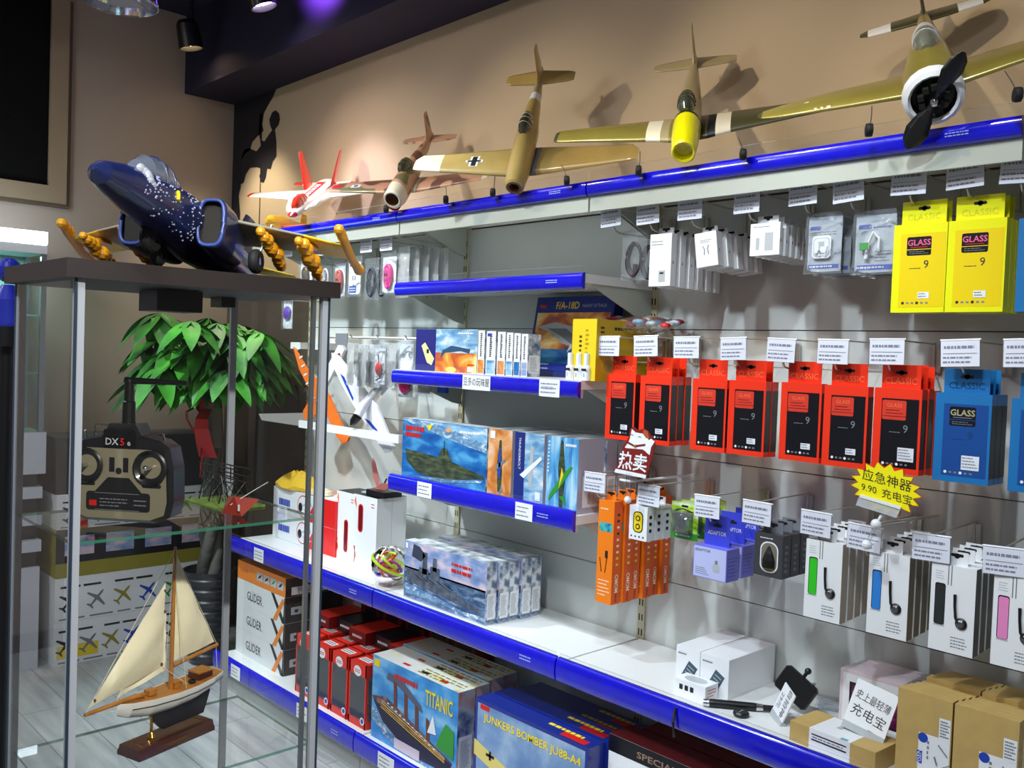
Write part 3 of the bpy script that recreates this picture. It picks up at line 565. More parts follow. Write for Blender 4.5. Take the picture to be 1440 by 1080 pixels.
plate(g, M('cat_patch',(176,80,40)), flat([(905,604),(911,606),(914,617),(909,616),(905,611)],YS), YS-.0016,.0004)
plate(g, BRN, flat([(882,620),(893,626),(908,624),(908,627),(893,629),(882,623)],YS), YS-.0018,.0004)
c = PY(894,627,YS); g.ball(M('bell_gold',(170,140,40),r=.3,m=.7),(c.x,YS-.003,c.z),.004)
for px in ((889,612),(900,615)):
    c = PY(*px,YS); g.tube(INK,[(c.x-.006,YS-.002,c.z),(c.x,YS-.002,c.z+.003),(c.x+.006,YS-.002,c.z)],.0007,5)
c = PY(890,651,YS); g.M = Matrix(((1,.12,0,c.x),(0,0,-1,YS-.001),(-.02,1,0,c.z),(0,0,0,1))); g.txt(WHT,'热卖',0,0,.054,1,bold=True); g.M = Matrix(); g.build('sign_board',t)
c = PY(884,675,YS); g = G(); g.tube(CLEAR,[(c.x,YS,c.z+.02),(c.x,YS,c.z-.055)],.008,8); g.tube(WHT,[(c.x-.04,YS+.01,c.z-.005),(c.x+.0,YS+.01,c.z-.005),(c.x+.02,2.38,c.z-.002)],.004,6); g.ball(WHT,(c.x,YS,c.z-.058),.011); g.build('clip_stand',t)
t = thing('starburst_sign','yellow starburst price sign with handwriting, clipped above blue-strip headsets','sign',(0,0,0))
YS = 2.05; g = G(); c = PY(1245,687,YS); pts = []; n = 17
for k in range(2*n):
    a = 2*PI*k/(2*n)+.1; r = 1. if k % 2 == 0 else .78; x = .083*r*cos(a); z = .058*r*sin(a); pts.append((c.x+x*.985+z*.17, c.z+z*.985-x*.17))
cx = sum(p[0] for p in pts)/len(pts); cz = sum(p[1] for p in pts)/len(pts)
plate(g, M('sign_red_edge',(205,60,20)), [(cx+(a-cx)*1.04, cz+(b-cz)*1.05) for a,b in pts], YS, .001); plate(g, M('sign_yellow',(248,236,0),r=.45), pts, YS-.0008, .0006)
g.M = Matrix(((1,0,0,cx),(0,0,-1,YS-.001),(-.14,1,0,cz),(0,0,0,1))); g.txt(INK,'应急神器',.002,.018,.029,1); g.txt(INK,'9.90',-.038,-.011,.022,1); g.txt(INK,'充电宝',.028,-.013,.024,1); g.M = Matrix(); g.build('sign_board',t)
g = G(); a = flat([(1210,697),(1268,715),(1262,728),(1205,710)],YS); plate(g, GLASS('clip_acrylic',(235,235,240),.4,.1,mixw=.45), a, YS-.006, .012); plate(g, WHT, flat([(1212,695),(1269,712),(1268,716),(1211,699)],YS), YS-.008,.004)
c = PY(1232,737,YS); g.ball(WHT,(c.x,YS,c.z),.012); q = PY(1240,725,YS); g.tube(WHT,[(q.x,YS,q.z),(c.x,YS,c.z)],.004,6); q = PY(1219,766,YS); g.tube(CLEAR,[(c.x,YS,c.z),(q.x,YS,q.z)],.004,6); g.ball(WHT,(q.x,YS,q.z),.012); g.tube(WIRE,[(c.x,YS,c.z),(c.x+.01,2.38,c.z-.01)],.004,6); g.build('clip_stand',t)
# ---------------------------------------------------------------- artwork boxes
SEA = RAMP('sea_print', [(.3,(40,62,92)),(.48,(70,98,132)),(.6,(105,130,160)),(.75,(180,192,205))], 20., (1,1,3.5), distort=1.)
DUSK = RAMP('dusk_sky_print', [(.3,(92,120,170)),(.48,(140,160,200)),(.6,(210,190,205)),(.72,(225,205,200))], 10., (1,1,2.2))
SHIPG = RAMP('warship_grey_print', [(.35,(62,70,84)),(.5,(82,90,104)),(.65,(105,112,124))], 40.)
SKYC = RAMP('cloud_sky_print', [(.3,(70,130,185)),(.5,(140,185,215)),(.66,(232,236,235))], 11., (1,1,3), distort=.6)
FIRE = RAMP('sunset_print', [(.28,(60,70,110)),(.42,(200,90,40)),(.54,(240,160,60)),(.66,(250,225,150))], 9., (1,1,1.6), distort=.8)
DEEP = RAMP('deep_water_print', [(.3,(15,70,140)),(.5,(25,105,175)),(.68,(80,160,205))], 9., (1,1,2.5), distort=.7)
FOAM = RAMP('foam_print', [(.4,(85,125,165)),(.55,(130,165,190)),(.68,(225,232,238))], 24., (1,1,2), distort=1.5)
HULLO = RAMP('olive_hull_print', [(.35,(38,48,40)),(.5,(60,72,52)),(.65,(90,100,70))], 20., (1,1,4))
TOPP = RAMP('box_top_print', [(.35,(110,120,130)),(.5,(190,196,200)),(.6,(225,228,230))], 22., (1,.6,1))
SIDEP = RAMP('box_side_print', [(.4,(90,110,140)),(.5,(180,188,198)),(.55,(225,228,232))], 26., (1,1,1))
OCH = RAMP('desert_print', [(.3,(150,80,40)),(.45,(210,130,60)),(.6,(232,180,130)),(.7,(225,200,190))], 14., (1,1,.8), distort=.8)
STREAK = RAMP('streaked_sky_print', [(.3,(30,90,170)),(.5,(90,170,220)),(.66,(190,225,240))], 12., (3,1,.5), distort=.5)
def kit(label, x, y, z, w, h, d, front, art, side=SIDEP, top=TOPP, sart=None, rz=0, name='model_kit_box', group=None, lean=0, tart=None, cat='box'):
    g = G(); slab(g, front, w, d, h); g.box(side,(w/2-.0004,.0003,.0003),(w/2+.00015,d,h-.0003)); g.box(side,(-w/2-.00015,.0003,.0003),(-w/2+.0004,d,h-.0003)); g.box(top,(-w/2,.0005,h-.0004),(w/2,d-.0005,h+.00015))
    fm(g,w,d,h,'F'); art(g,w,h)
    fm(g,w,d,h,'R'); (sart or (lambda g,d,h: (g.rect(WHT,d*.1,h*.08,d*.9,h*.5,1), g.lines(GRY,d*.2,h*.12,d*.8,h*.46,max(8,int(h/.012)),.35,2,seed=int(w*999)))))(g,d,h)
    if tart: fm(g,w,d,h,'T'); tart(g,w,d)
    g.M = Matrix(); o = g.build(name,None,(x,y,z),rz); tag(o,label,cat,group)
    if lean: o.rotation_euler = (-lean,0,rz)
    return o
def art_battle(g,w,h):
    g.rect(DUSK,.003,h*.52,w-.003,h-.003,1); g.rect(SEA,.003,.003,w-.003,h*.55,1)
    hull = [(.02,h*.3),(w*.95,h*.14),(w*.96,h*.22),(w*.7,h*.3),(w*.55,h*.36),(w*.15,h*.48),(.015,h*.5)]
    g.poly(SHIPG,[(a,b+.0) for a,b in hull],2)
    for a,b,c,e in ((.1,.42,.1,.1),(.2,.4,.12,.22),(.24,.5,.06,.42),(.34,.38,.12,.32),(.37,.6,.05,.25),(.48,.34,.08,.14),(.6,.3,.07,.08)): g.rect(SHIPG,w*a,h*b,w*(a+c),h*(b+e*.9),3)
    for a in (.14,.22,.3,.42,.52): g.poly(INK,[(w*a,h*.45),(w*(a+.1),h*.38),(w*(a+.1),h*.395),(w*a,h*.465)],4)
    g.poly(M('smoke_print',(52,60,80)),[(w*.1,h*.75),(w*.22,h*.7),(w*.28,h*.82),(w*.2,h*.95),(w*.12,h*.97)],3)
    g.poly(FOAM,[(w*.03,h*.08),(w*.5,h*.1),(w*.9,h*.03),(w*.95,h*.12),(w*.75,h*.1),(w*.4,h*.19),(w*.02,h*.26)],4)
    g.lines(REDI,w*.6,h*.79,w*.96,h*.86,1,.6,5,seed=15); g.lines(REDI,w*.6,h*.68,w*.94,h*.76,1,.7,5,seed=2); g.rect(WHT,.008,h*.87,.022,h*.96,4)
y0 = 2.065
A0 = PZ(572,828,DZ); A1 = PZ(698,873,DZ)
wb_ = .47; xb = A1.x-wb_/2+.02
for k in range(5):
    kit(['grey battleship kit box standing at the front of its row','second battleship kit box, right behind the front one','third battleship kit box, middle of the row','fourth battleship kit box, fifth being against the panel','rearmost battleship kit box nearest the shelf back panel'][k], xb+.006*(k%2)+.004*k, A1.y-.07+.05*k, DZ, wb_, .215-.004*(k%3), .047, DUSK, art_battle, group='battleship kit boxes on the ledge')
# submarine and kits on the third shelf
def art_sub(g,w,h):
    g.poly(FOAM,[(.0,h*.97),(w*.3,h*.86),(w*.6,h*.74),(w,h*.62),(w,h*.75),(w*.5,h*.95),(w*.1,h)],1); g.poly(SKYC,[(.0,h*.98),(w*.4,h*.9),(w,h*.72),(w,h-.002),(0,h-.002)],0.5)
    hull = [(.02,h*.5),(w*.3,h*.47),(w*.6,h*.42),(w*.97,h*.28),(w*.99,h*.24),(w*.85,h*.2),(w*.5,h*.1),(w*.2,h*.14),(w*.07,h*.3)]
    g.poly(HULLO,hull,2); g.poly(HULLO,[(w*.45,h*.44),(w*.5,h*.6),(w*.56,h*.6),(w*.62,h*.41)],3); g.rect(HULLO,w*.52,h*.5,w*.53,h*.72,3)
    g.poly(FOAM,[(w*.15,h*.08),(w*.5,h*.06),(w*.95,h*.17),(w*.98,h*.21),(w*.6,h*.13),(w*.3,h*.1)],3)
    g.lines(REDI,w*.04,h*.8,w*.32,h*.9,1,.75,4,seed=12); g.lines(REDI,w*.04,h*.7,w*.26,h*.79,1,.75,4,seed=13)
    g.poly(YELI,[(w*.3,h*.93),(w*.38,h*.95),(w*.34,h*.84)],4); g.disc(OCH,w*.57,h*.9,.014,4,.7); g.lines(WHT,w*.7,h*.86,w*.9,h*.93,1,.5,4)
a = PY(565,640,2.085); b_ = PY(683,690,2.085)
kit('wide submarine kit box with blue underwater picture, left end of shelf',(a.x+b_.x)/2,2.085,1.13,b_.x-a.x-.004,.232,.075,DEEP,art_sub)
def art_k1(g,w,h):
    g.poly(HULLO,[(w*.45,h*.1),(w*.6,h*.1),(w*.62,h*.4),(w*.56,h*.85),(w*.48,h*.85),(w*.4,h*.5)],2); g.poly(BLU,[(w*.46,h*.3),(w*.56,h*.3),(w*.55,h*.72),(w*.47,h*.7)],3); g.poly(GRY,[(w*.36,h*.4),(w*.75,h*.55),(w*.78,h*.6),(w*.36,h*.48)],3); g.poly(GRY,[(w*.5,h*.05),(w*.68,h*.12),(w*.6,h*.2)],3); g.rect(WHT,w*.08,h*.86,w*.28,h*.97,2)
def art_k2(g,w,h):
    g.rect(M('navy_print',(20,40,120)),0,0,w*.35,h,1); g.txt(WHT,'THUNDERBOLT',w*.17,h*.7,.014,2,rot=-PI/2,width=h*.45); g.poly(WHT,[(w*.2,h*.4),(w*.9,h*.7),(w*.95,h*.66),(w*.35,h*.36)],3); g.poly(SHD,[(w*.5,h*.25),(w*.62,h*.25),(w*.66,h*.8),(w*.55,h*.85)],2); g.rect(WHT,w*.75,h*.08,w*.92,h*.2,3)
def art_k3(g,w,h):
    g.poly(HULLO,[(w*.45,h*.05),(w*.55,h*.05),(w*.62,h*.5),(w*.52,h*.95),(w*.45,h*.97),(w*.38,h*.6)],2); g.poly(GRN,[(w*.1,h*.12),(w*.5,h*.35),(w*.85,h*.62),(w*.75,h*.62),(w*.45,h*.45),(w*.12,h*.2)],3); g.poly(YELI,[(w*.42,h*.3),(w*.56,h*.5),(w*.5,h*.6)],4); g.poly(GRN,[(w*.45,h*.2),(w*.68,h*.08),(w*.6,h*.22)],4); g.lines(WHT,w*.04,h*.5,w*.1,h*.95,9,.5,3); g.lines(WHT,w*.6,h*.87,w*.95,h*.94,1,.5,3)
for i,(pa,pb,art,fr,lab,dep,hh) in enumerate((((684,695),(718,703),art_k1,OCH,'upright kit box with orange desert plane picture beside submarine box',.25,.235),((721,703),(763,712),art_k2,SKYC,'upright dark blue kit box with white diagonal airplane, mid row',.26,.235),((766,712),(811,723),art_k3,STREAK,'upright light blue kit box with green jet, right in row',.24,.235))):
    y = 2.078; a = PY(*pa,y); b_ = PY(*pb,y); kit(lab,(a.x+b_.x)/2,y,1.13,b_.x-a.x-.004,hh,dep,fr,art,side=M('grey_purple_side',(170,165,178),r=.45))
for k in range(3): kit(['dark-edged kit box standing behind right end of kit row','pale kit box with blue edge band behind the green jet box','pale kit box nearest the back panel on submarine shelf'][k],-1.915,2.2-.0+.055*k,1.13,.05,.225,.05,SIDEP,lambda g,w,h:g.rect(BLU,w*.3,0,w*.45,h),side=M('grey_purple_side'))
# second shelf
def art_small(g,w,h):
    g.rect(M('indigo_print',(20,20,110)),0,0,w*.34,h,1); g.poly(M('pale_yellow_print',(225,225,150)),[(w*.1,h*.6),(w*.16,h*.68),(w*.32,h*.3),(w*.28,h*.14),(w*.2,h*.2)],2); g.rect(INK,w*.19,h*.42,w*.23,h*.52,3)
    g.rect(FIRE,w*.34,0,w,h*.45,1); g.poly(M('jet_blue_print',(40,75,110)),[(w*.42,h*.3),(w*.5,h*.45),(w*.75,h*.5),(w*.88,h*.45),(w*.9,h*.55),(w*.6,h*.62),(w*.45,h*.5)],2); g.disc(M('gold_glow_print',(252,220,110)),w*.6,h*.06,.03,2,.35); g.rect(WHT,w*.86,h*.03,w*.95,h*.14,3); g.lines(REDI,w*.86,h*.16,w*.97,h*.22,1,.5,3); g.lines(WHT,w*.7,h*.88,w*.95,h*.94,1,.6,3)
y = 2.09; a = PY(584,518,y); b_ = PY(670,524,y); wf = b_.x-a.x
kit('blue jet kit box with sunset picture, leftmost on the second shelf',(a.x+b_.x)/2,y,1.548,wf,.155,.04,SKYC,art_small)
for k,(pa,pb) in enumerate((((671,524),(680,525)),((682,525),(695,526)),((697,526),(708,526)),((709,526),(718,527)),((719,526),(728,526)),((729,525),(738,525)))):
    y = 2.092; a = PY(*pa,y); b_ = PY(*pb,y)
    kit('small kit box standing end-on, %s to the right of the sunset one'%ORD[k],(a.x+b_.x)/2,y+.002*k,1.548,b_.x-a.x-.001,.152-.002*k,.06,WHT,
        lambda g,w,h,k=k:(g.rect([FIRE,SKYC,OCH,SKYC,DEEP,DUSK][k],w*.08,.003,w*.92,h*.33,1),g.lines(INK,w*.35,h*.4,w*.65,h*.95,12,.7,1,seed=k+3),g.rect(BLU,w*.1,h*.88,w*.5,h*.95,2) if k==1 else None),group='small kit boxes standing end-on')
def art_f18(g,w,h):
    g.rect(M('cobalt_print',(25,45,140)),.0,h*.8,w,h,1); g.rect(FIRE,.012,h*.3,w-.012,h*.8,1); g.rect(M('cobalt_print'),.0,0,w,h*.3,1); g.rect(DEEP,.012,h*.16,w-.012,h*.34,2)
    g.poly(SHD,[(w*.06,h*.62),(w*.3,h*.68),(w*.55,h*.62),(w*.8,h*.42),(w*.6,h*.36),(w*.4,h*.42),(w*.3,h*.52)],3); g.poly(GRY,[(w*.2,h*.6),(w*.45,h*.6),(w*.7,h*.42),(w*.55,h*.4),(w*.4,h*.5)],4); g.poly(WHT,[(w*.5,h*.3),(w*.65,h*.45),(w*.55,h*.46)],4)
    g.txt(YELI,'F/A-18D',w*.42,h*.885,.036,3,bold=True,width=w*.3); g.txt(SHD,'NIGHT ATTACK',w*.76,h*.88,.016,3,width=w*.3); g.rect(REDI,.02,h*.86,.05,h*.9,3); g.lines(SHD,.015,.02,w*.3,.05,2,.3,3)
y = 2.2; a = PY(740,515,y)
kit('large dark blue jet kit box with fiery sky, leaning at the back',PY(738,518,2.27).x+.185,2.275,1.549,.37,.285,.045,M('cobalt_print',(25,45,140)),art_f18,side=M('cobalt_print'),lean=R(10))
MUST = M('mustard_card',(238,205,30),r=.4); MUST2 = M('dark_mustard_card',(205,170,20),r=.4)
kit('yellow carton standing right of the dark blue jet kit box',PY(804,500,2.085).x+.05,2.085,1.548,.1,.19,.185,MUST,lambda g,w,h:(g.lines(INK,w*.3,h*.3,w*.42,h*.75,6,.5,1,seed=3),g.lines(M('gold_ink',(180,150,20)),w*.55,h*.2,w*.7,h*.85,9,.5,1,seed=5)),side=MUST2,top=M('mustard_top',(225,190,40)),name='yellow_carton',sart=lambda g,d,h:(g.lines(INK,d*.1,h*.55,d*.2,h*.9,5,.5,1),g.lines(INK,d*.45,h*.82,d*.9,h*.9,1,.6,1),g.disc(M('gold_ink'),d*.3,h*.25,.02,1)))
for k, px in enumerate((798,810,821)):
    y = 2.07; p = PY(px,522,y); t = thing('glue_bottle','small white bottle with tall cap in front of yellow carton, %s'%['leftmost','middle','rightmost'][k],'bottle',(p.x,y+.012,1.548),group='small white bottles by the yellow carton'); g = G()
    g.loft(WB,[[(s*cos(a)*.015,s*sin(a)*.012,z) for a in [2*PI*j/12 for j in range(12)]] for s,z in ((1,0),(1,.04),(.95,.044),(.5,.046))]); g.M = Matrix(((1,0,0,0),(0,0,-1,-.0125),(0,1,0,0),(0,0,0,1))); g.rect(INK,-.01,.03,.01,.037,1); g.txt(INK,'%d'%(k+1),0,.016,.014,1); g.M = Matrix(); g.build('bottle_body',t)
    g = G(); g.lathe(WHT,[(.009,.044),(.009,.084),(.0001,.085)],14); g.build('cap',t)
DRDM = M('dull_red_item',(150,40,40))
sb = bag('snack_bag',.26,.17,lambda g,w,h,th:[g.ball([OCH,WHT,DRDM,SKYC,SHD,REDI,BRN][k%7],(-.1+.04*(k%6)+.008*(k%3),.035*(.3+.15*(k%3)),.03+.03*(k//6)),.013,1.6,.7,.9,8) for k in range(24)],th=.055,seed=4,film=BAG)
sb.location = (PY(870,450,2.16).x,2.2,1.742); sb.rotation_euler = (R(-80),0,R(10)); sb['label'] = 'crumpled clear plastic bag of small parts on the yellow carton'
# ---------------------------------------------------------------- display ledge, left part
RD = M('fox_red_card',(225,28,24),r=.35)
def art_fox(g,w,h):
    g.poly(RD,[(w*.55,0),(w,0),(w,h),(w*.72,h)],1); g.disc(REDI,w*.5,h*.5,h*.42,2); g.disc(WHT,w*.5,h*.5,h*.38,3); g.ball(BLK,(w*.46,h*.45,.002),.018,1,1.2,.1); g.poly(SHD,[(w*.46,h*.5),(w*.62,h*.75),(w*.64,h*.6)],4); g.poly(SHD,[(w*.5,h*.4),(w*.66,h*.3),(w*.6,h*.22)],4); g.lines(BLU,w*.1,h*.3,w*.32,h*.62,1,.8,3,seed=11)
def sart_fox(g,d,h): g.rect(RD,0,0,d,h,1); g.txt(YELI,'FOX',d*.42,h*.5,.042,2,rot=PI/2,bold=True); g.lines(WHT,d*.1,h*.1,d*.25,h*.8,6,.4,2)
yb0 = 2.19
for k in range(2): kit(['red and white toy helicopter box, lower of the two stacked','red and white toy helicopter box, upper of the two stacked'][k],PY(462,778,yb0).x-.33+.1,yb0,DZ+.001+.125*k,.56,.123,.17,WHT,art_fox,side=RD,top=RAMP('white_red_top',[(.45,(235,235,235)),(.55,(225,120,100))],6.),sart=sart_fox,name='toy_box',group='red toy boxes stacked on the ledge')
g = G(); q = random.Random(3); p = Vector((PY(420,700,2.25).x,2.25,DZ+.252)); YP = M('yellow_foil',(240,195,60),r=.25,coat=.6,bump=.5,bs=18)
g.loft(YP,[[(p.x+.17*s*cos(a)*(1+.2*cos(3*a)),p.y+.08*s*sin(a),p.z+z+.01*sin(5*a)*(z>0)) for a in [2*PI*k/18 for k in range(18)]] for s,z in ((.98,0),(1,.012),(.6,.05),(.2,.075))],True,True,True)
tag(g.build('yellow_foil_pack'),'crumpled yellow foil pack lying on the red toy boxes','packet')
g = G(); g.loft(M('cream_foil',(236,222,190),r=.3),[[(p.x+.22+.07*s*cos(a),p.y-.01+.05*s*sin(a),p.z+z) for a in [2*PI*k/12 for k in range(12)]] for s,z in ((1,0),(.9,.015),(.3,.03))],True,True,True); tag(g.build('cream_packet'),'small cream packet beside the yellow foil pack','packet')
def art_red_slot(u,v0,v1):
    def f(g,w,h):
        g.rrect(RD,w*u,h*v0,w*(u+.22),h*v1,w*.1,1); g.rrect(M('dark_red_window',(110,16,20),r=.2),w*(u+.03),h*(v0+.015),w*(u+.19),h*(v1-.015),w*.08,2); g.tube(M('orange_print'),[(w*.06,h*.08,.0012),(w*.14,h*.18,.0012),(w*.04,h*.3,.0012)],.0016,5); g.rect(INK,w*.08,h*.12,w*.1,h*.3,2); g.poly(M('orange_print'),[(w*.02,h*.9),(w*.14,h*.8),(w*.08,h*.97)],2); g.lines(REDI,w*.75,h*.85,w*.9,h*.93,2,.3,1)
    return f
p1 = PY(528,783,2.16)
kit('taller white box with red oval window carrying a toy propeller',p1.x-.085,2.16,DZ,.17,.315,.15,WB,art_red_slot(.2,.5,.88),side=WB,top=BLK,sart=lambda g,d,h:(g.rect(SHD,d*.5,.002,d*.51,h,1),g.lines(SHD,d*.2,h*.1,d*.4,h*.4,5,.3,1)),name='gadget_box')
p2 = PY(502,777,2.19)
kit('white box with red oval window, left and lower of the pair',PY(500,777,2.2).x-.085,2.2,DZ,.15,.3,.12,WB,art_red_slot(.42,.12,.6),side=WB,top=BLK,name='gadget_box')
tp = thing('toy_propeller_stand','small toy with reddish rotor blades and black bar on white box','toy',(p1.x-.06,2.22,DZ+.318)); g = G(); g.cb(BLK,(.02,0,.012),(.13,.09,.024)); g.cb(SHD,(-.06,-.01,.004),(.07,.05,.006)); g.build('base',tp)
PINK2 = M('dusty_red_blade',(190,110,105),r=.35)
for a,l in ((.35,.13),(-.9,.1),(2.2,.07)):
    g = G(); dx,dz = -sin(a),cos(a); g.loft(PINK2,[[(dx*s*l+w_*cos(a)*e-.01,-.01+.004*e*w_*30,.03+dz*s*l*(1 if a>0 else .35)+w_*sin(a)*e) for e in (-1,1)]+[(dx*s*l+w_*cos(a)*e-.01,-.008,.03+dz*s*l*(1 if a>0 else .35)+w_*sin(a)*e) for e in (1,-1)] for s,w_ in ((0,.006),(.4,.017),(.8,.013),(1,.003))],True,True,False); g.build('blade',tp)
g = G(); g.tube(BLK,[(0,0,.02),(.05,-.01,.075)],.004,6); g.build('antenna',tp)
# puzzle ball
p = PZ(550,797,DZ); p.y = 2.12; p.x = PY(550,768,2.12).x; r = .08
pbt = thing('puzzle_ball','clear puzzle ball with green ring and coloured tracks inside','toy ball',(p.x,2.12,DZ+r)); g = G(); g.ball(GLASS('ball_shell',(250,250,250),.3,.02),(0,0,0),r,n=28); g.build('shell',pbt)
g = G(); rings = []
TLT = Matrix.Rotation(R(22),4,'Y') @ Matrix.Rotation(R(-16),4,'X'); g.M = TLT
g.lathe(M('lime_ring',(185,225,40),r=.3),[(r-.004,-.004),(r+.004,-.004),(r+.004,.004),(r-.004,.004),(r-.004,-.004)],30); g.build('ring',pbt)
q = random.Random(5)
for c,nm in (((190,225,40),'lime_track'),((150,40,150),'purple_track'),((230,60,30),'red_track'),((240,120,180),'pink_track'),((245,140,30),'orange_track')):
    g = G(); mt = M(nm,c,r=.3,coat=.5)
    for s in range(3):
        a0 = q.random()*6; ax = Vector((q.uniform(-1,1),q.uniform(-1,1),q.uniform(-1,1))).normalized(); u = ax.orthogonal().normalized(); v = ax.cross(u); rr = q.uniform(.03,.055); cc = Vector((q.uniform(-.02,.02),q.uniform(-.02,.02),(.02 if nm[0] in 'lr' else -.025)))
        g.tube(mt,[tuple(cc+(u*cos(a0+k*.35)+v*sin(a0+k*.35))*rr*(1-.02*k)) for k in range(14)],.0055,6)
    g.build('track',pbt)
# right part of ledge
PHN = M('slate_phone_print',(60,85,100),r=.3)
def art_ph(g,w,h): g.lines(GRY,w*.08,h*.78,w*.45,h*.86,1,.5,1); g.M = g.M @ Matrix.Translation((w*.55,h*.35,0)) @ Matrix.Rotation(-.5,4,'Z'); g.rect(PHN,-.017,-.03,.017,.032,1); g.lines(SHD,-.012,-.02,.012,.025,4,.3,2)
pA = PZ(949,962,DZ); pB = PZ(1024,974,DZ); yw = 2.13
xa = PY(949,962,2.15).x; xm = PY(983,968,2.15).x; xc = PY(1024,974,2.15).x
kit('white phone-accessory carton, left of the joined pair',(xa+xm)/2,2.15,DZ,xm-xa-.002,.11,.24,WB,art_ph,side=WB,top=WB,name='white_carton'); kit('white phone-accessory carton, right of the joined pair',(xm+xc)/2,2.15,DZ,xc-xm-.002,.11,.24,WB,art_ph,side=WB,top=WB,sart=lambda g,d,h:g.rect(SHD,d-.003,0,d-.002,h,1),name='white_carton')
kit('dark mustard carton behind the yellow carton by the upright post',-1.935,2.29,1.548,.09,.19,.095,MUST2,lambda g,w,h:None,side=MUST2,top=MUST2,name='yellow_carton',sart=lambda g,d,h:g.lines(INK,d*.1,h*.8,d*.8,h*.88,1,.6,1))
g = G(); w,d,h = .105,.06,.042; slab(g,WB,w,d,h); fm(g,w,d,h,'F'); [g.rrect(INK,.018+.018*k,h*.35,.03+.018*k,h*.7,.002,1) for k in range(3)]; fm(g,w,d,h,'T'); g.disc(SHD,w*.5,d*.5,.036,1,.6); fm(g,w,d,h,'R'); g.lines(REDI,.01,.008,.05,.034,3,.3,1)
tag(g.build('small_white_box',None,(PY(971,970,2.09).x,2.085,DZ)),'small flat white box in front of the white carton pair','box')
mp = thing('monopod','black extendable monopod grip lying on the white ledge','monopod',(PZ(980,996,DZ).x,2.06,DZ+.011),R(38)); g = G()
g.lathe(BLK,[(.0001,.0),(.0105,.0),(.011,.01),(.011,.12),(.0105,.125)],16,axis='x'); g.build('grip',mp); g = G(); g.lathe(CHROME,[(.0001,-.016),(.0095,-.014),(.0115,0),(.0105,.002)],16,axis='x'); g.lathe(CHROME,[(.0105,.124),(.009,.142),(.006,.144),(.006,.2),(.0001,.2)],16,axis='x'); g.build('metal_tube',mp); g = G(); g.lathe(BLK,[(.008,.144),(.008,.19),(.0001,.19)],12,axis='x'); g.build('collar',mp)
for n_ in kids(mp): n_.location = (.016,0,0)
p = PZ(1035,1010,DZ); g = G(); g.lathe(BLK,[(.0001,0),(.019,0),(.021,.004),(.021,.009),(.017,.013),(.008,.0125),(.0001,.011)],22); g.cb(GRY,(0,0,.0125),(.004,.02,.003)); tag(g.build('remote_puck',None,(p.x,2.085,DZ)),'small round black shutter remote on the white ledge','remote')
# phone clamp leaning behind card
p = PZ(1120,980,DZ); t = thing('phone_clamp','black rectangular phone clamp tilted, leaning behind the left handwritten card','phone holder',(PY(1118,960,2.22).x,2.22,DZ+.068)); MM = Matrix.Rotation(R(28),4,'Y') @ Matrix.Rotation(R(-14),4,'X')
g = G(); g.M = MM; g.loft(BLK,[[(sx*(.052-i)+0,y,sz*(.036-i)) for sx,sz in ((-1,-.8),(-.85,-1),(.85,-1),(1,-.8),(1,.8),(.85,1),(-.85,1),(-1,.8))] for y,i in ((0,.003),(.004,0),(.014,0),(.017,.003))],True,True,False); g.build('plate',t)
g = G(); g.M = MM; g.tube(BLK,[(.0,.008,.036),(.0,.008,.052)],.005,8); g.ball(BLK,(0,.008,.056),.009); g.tube(CHROME,[(.028,.008,.037),(.034,.006,.043)],.004,8); g.tube(BLK,[(0,.012,-.0),(-.0,.08,-.03)],.004,6); g.build('clamp_screw',t)
def card(label,px,yy,w,h,rz,texts,mat=WHT,tilt=.35,z=DZ,rr=0):
    p = PY(*px,yy); t = thing('handwritten_card',label,'sign',(p.x,yy,z),rz); g = G(); MM = Matrix.Rotation(-tilt,4,'X') @ Matrix.Rotation(rr,4,'Y'); g.M = MM; g.box(mat,(-w/2,0,0),(w/2,.003,h)); g.M = MM @ Matrix(((1,0,0,0),(0,0,-1,0),(0,1,0,0),(0,0,0,1)))
    for s_,u,v,sz,ro in texts: g.txt(INK,s_,u,v,sz,1,rot=ro,width=(w*.84 if len(s_) == 5 else None))
    g.build('card',t); g = G(); g.M = MM; g.box(SHD,(-w/2,-.001,-.001),(w/2,.012,.016)); g.build('foot',t); return t
card('small handwritten sale card standing by the black phone clamp',(1089,1022),2.13,.075,.095,R(-38),[('自拍神器',.012,.045,.026,-PI/2),('29元',-.02,.05,.022,-PI/2)],rr=R(8))
card('larger white handwritten power bank card propped on flat kraft box',(1211,1040),2.1,.105,.12,R(2),[('史上最轻薄',0,.082,.024,-.1),('充电宝',.0,.045,.03,-.1),('——',.03,.016,.02,-.1)],z=DZ+.052,rr=R(9))
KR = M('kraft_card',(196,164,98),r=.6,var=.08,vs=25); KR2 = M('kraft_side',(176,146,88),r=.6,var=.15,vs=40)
p = PY(1110,1040,2.05); kp = thing('flat_kraft_box','flat kraft box with white printed sleeve, lying in front','box',(p.x,2.05,DZ),R(-4)); g = G(); w,d,h = .225,.115,.05; g.box(KR,(0,0,0),(w,d,h)); g.M = Matrix(((1,0,0,0),(0,0,-1,0),(0,1,0,0),(0,0,0,1)));  g.M = Matrix(); g.build('carton',kp)
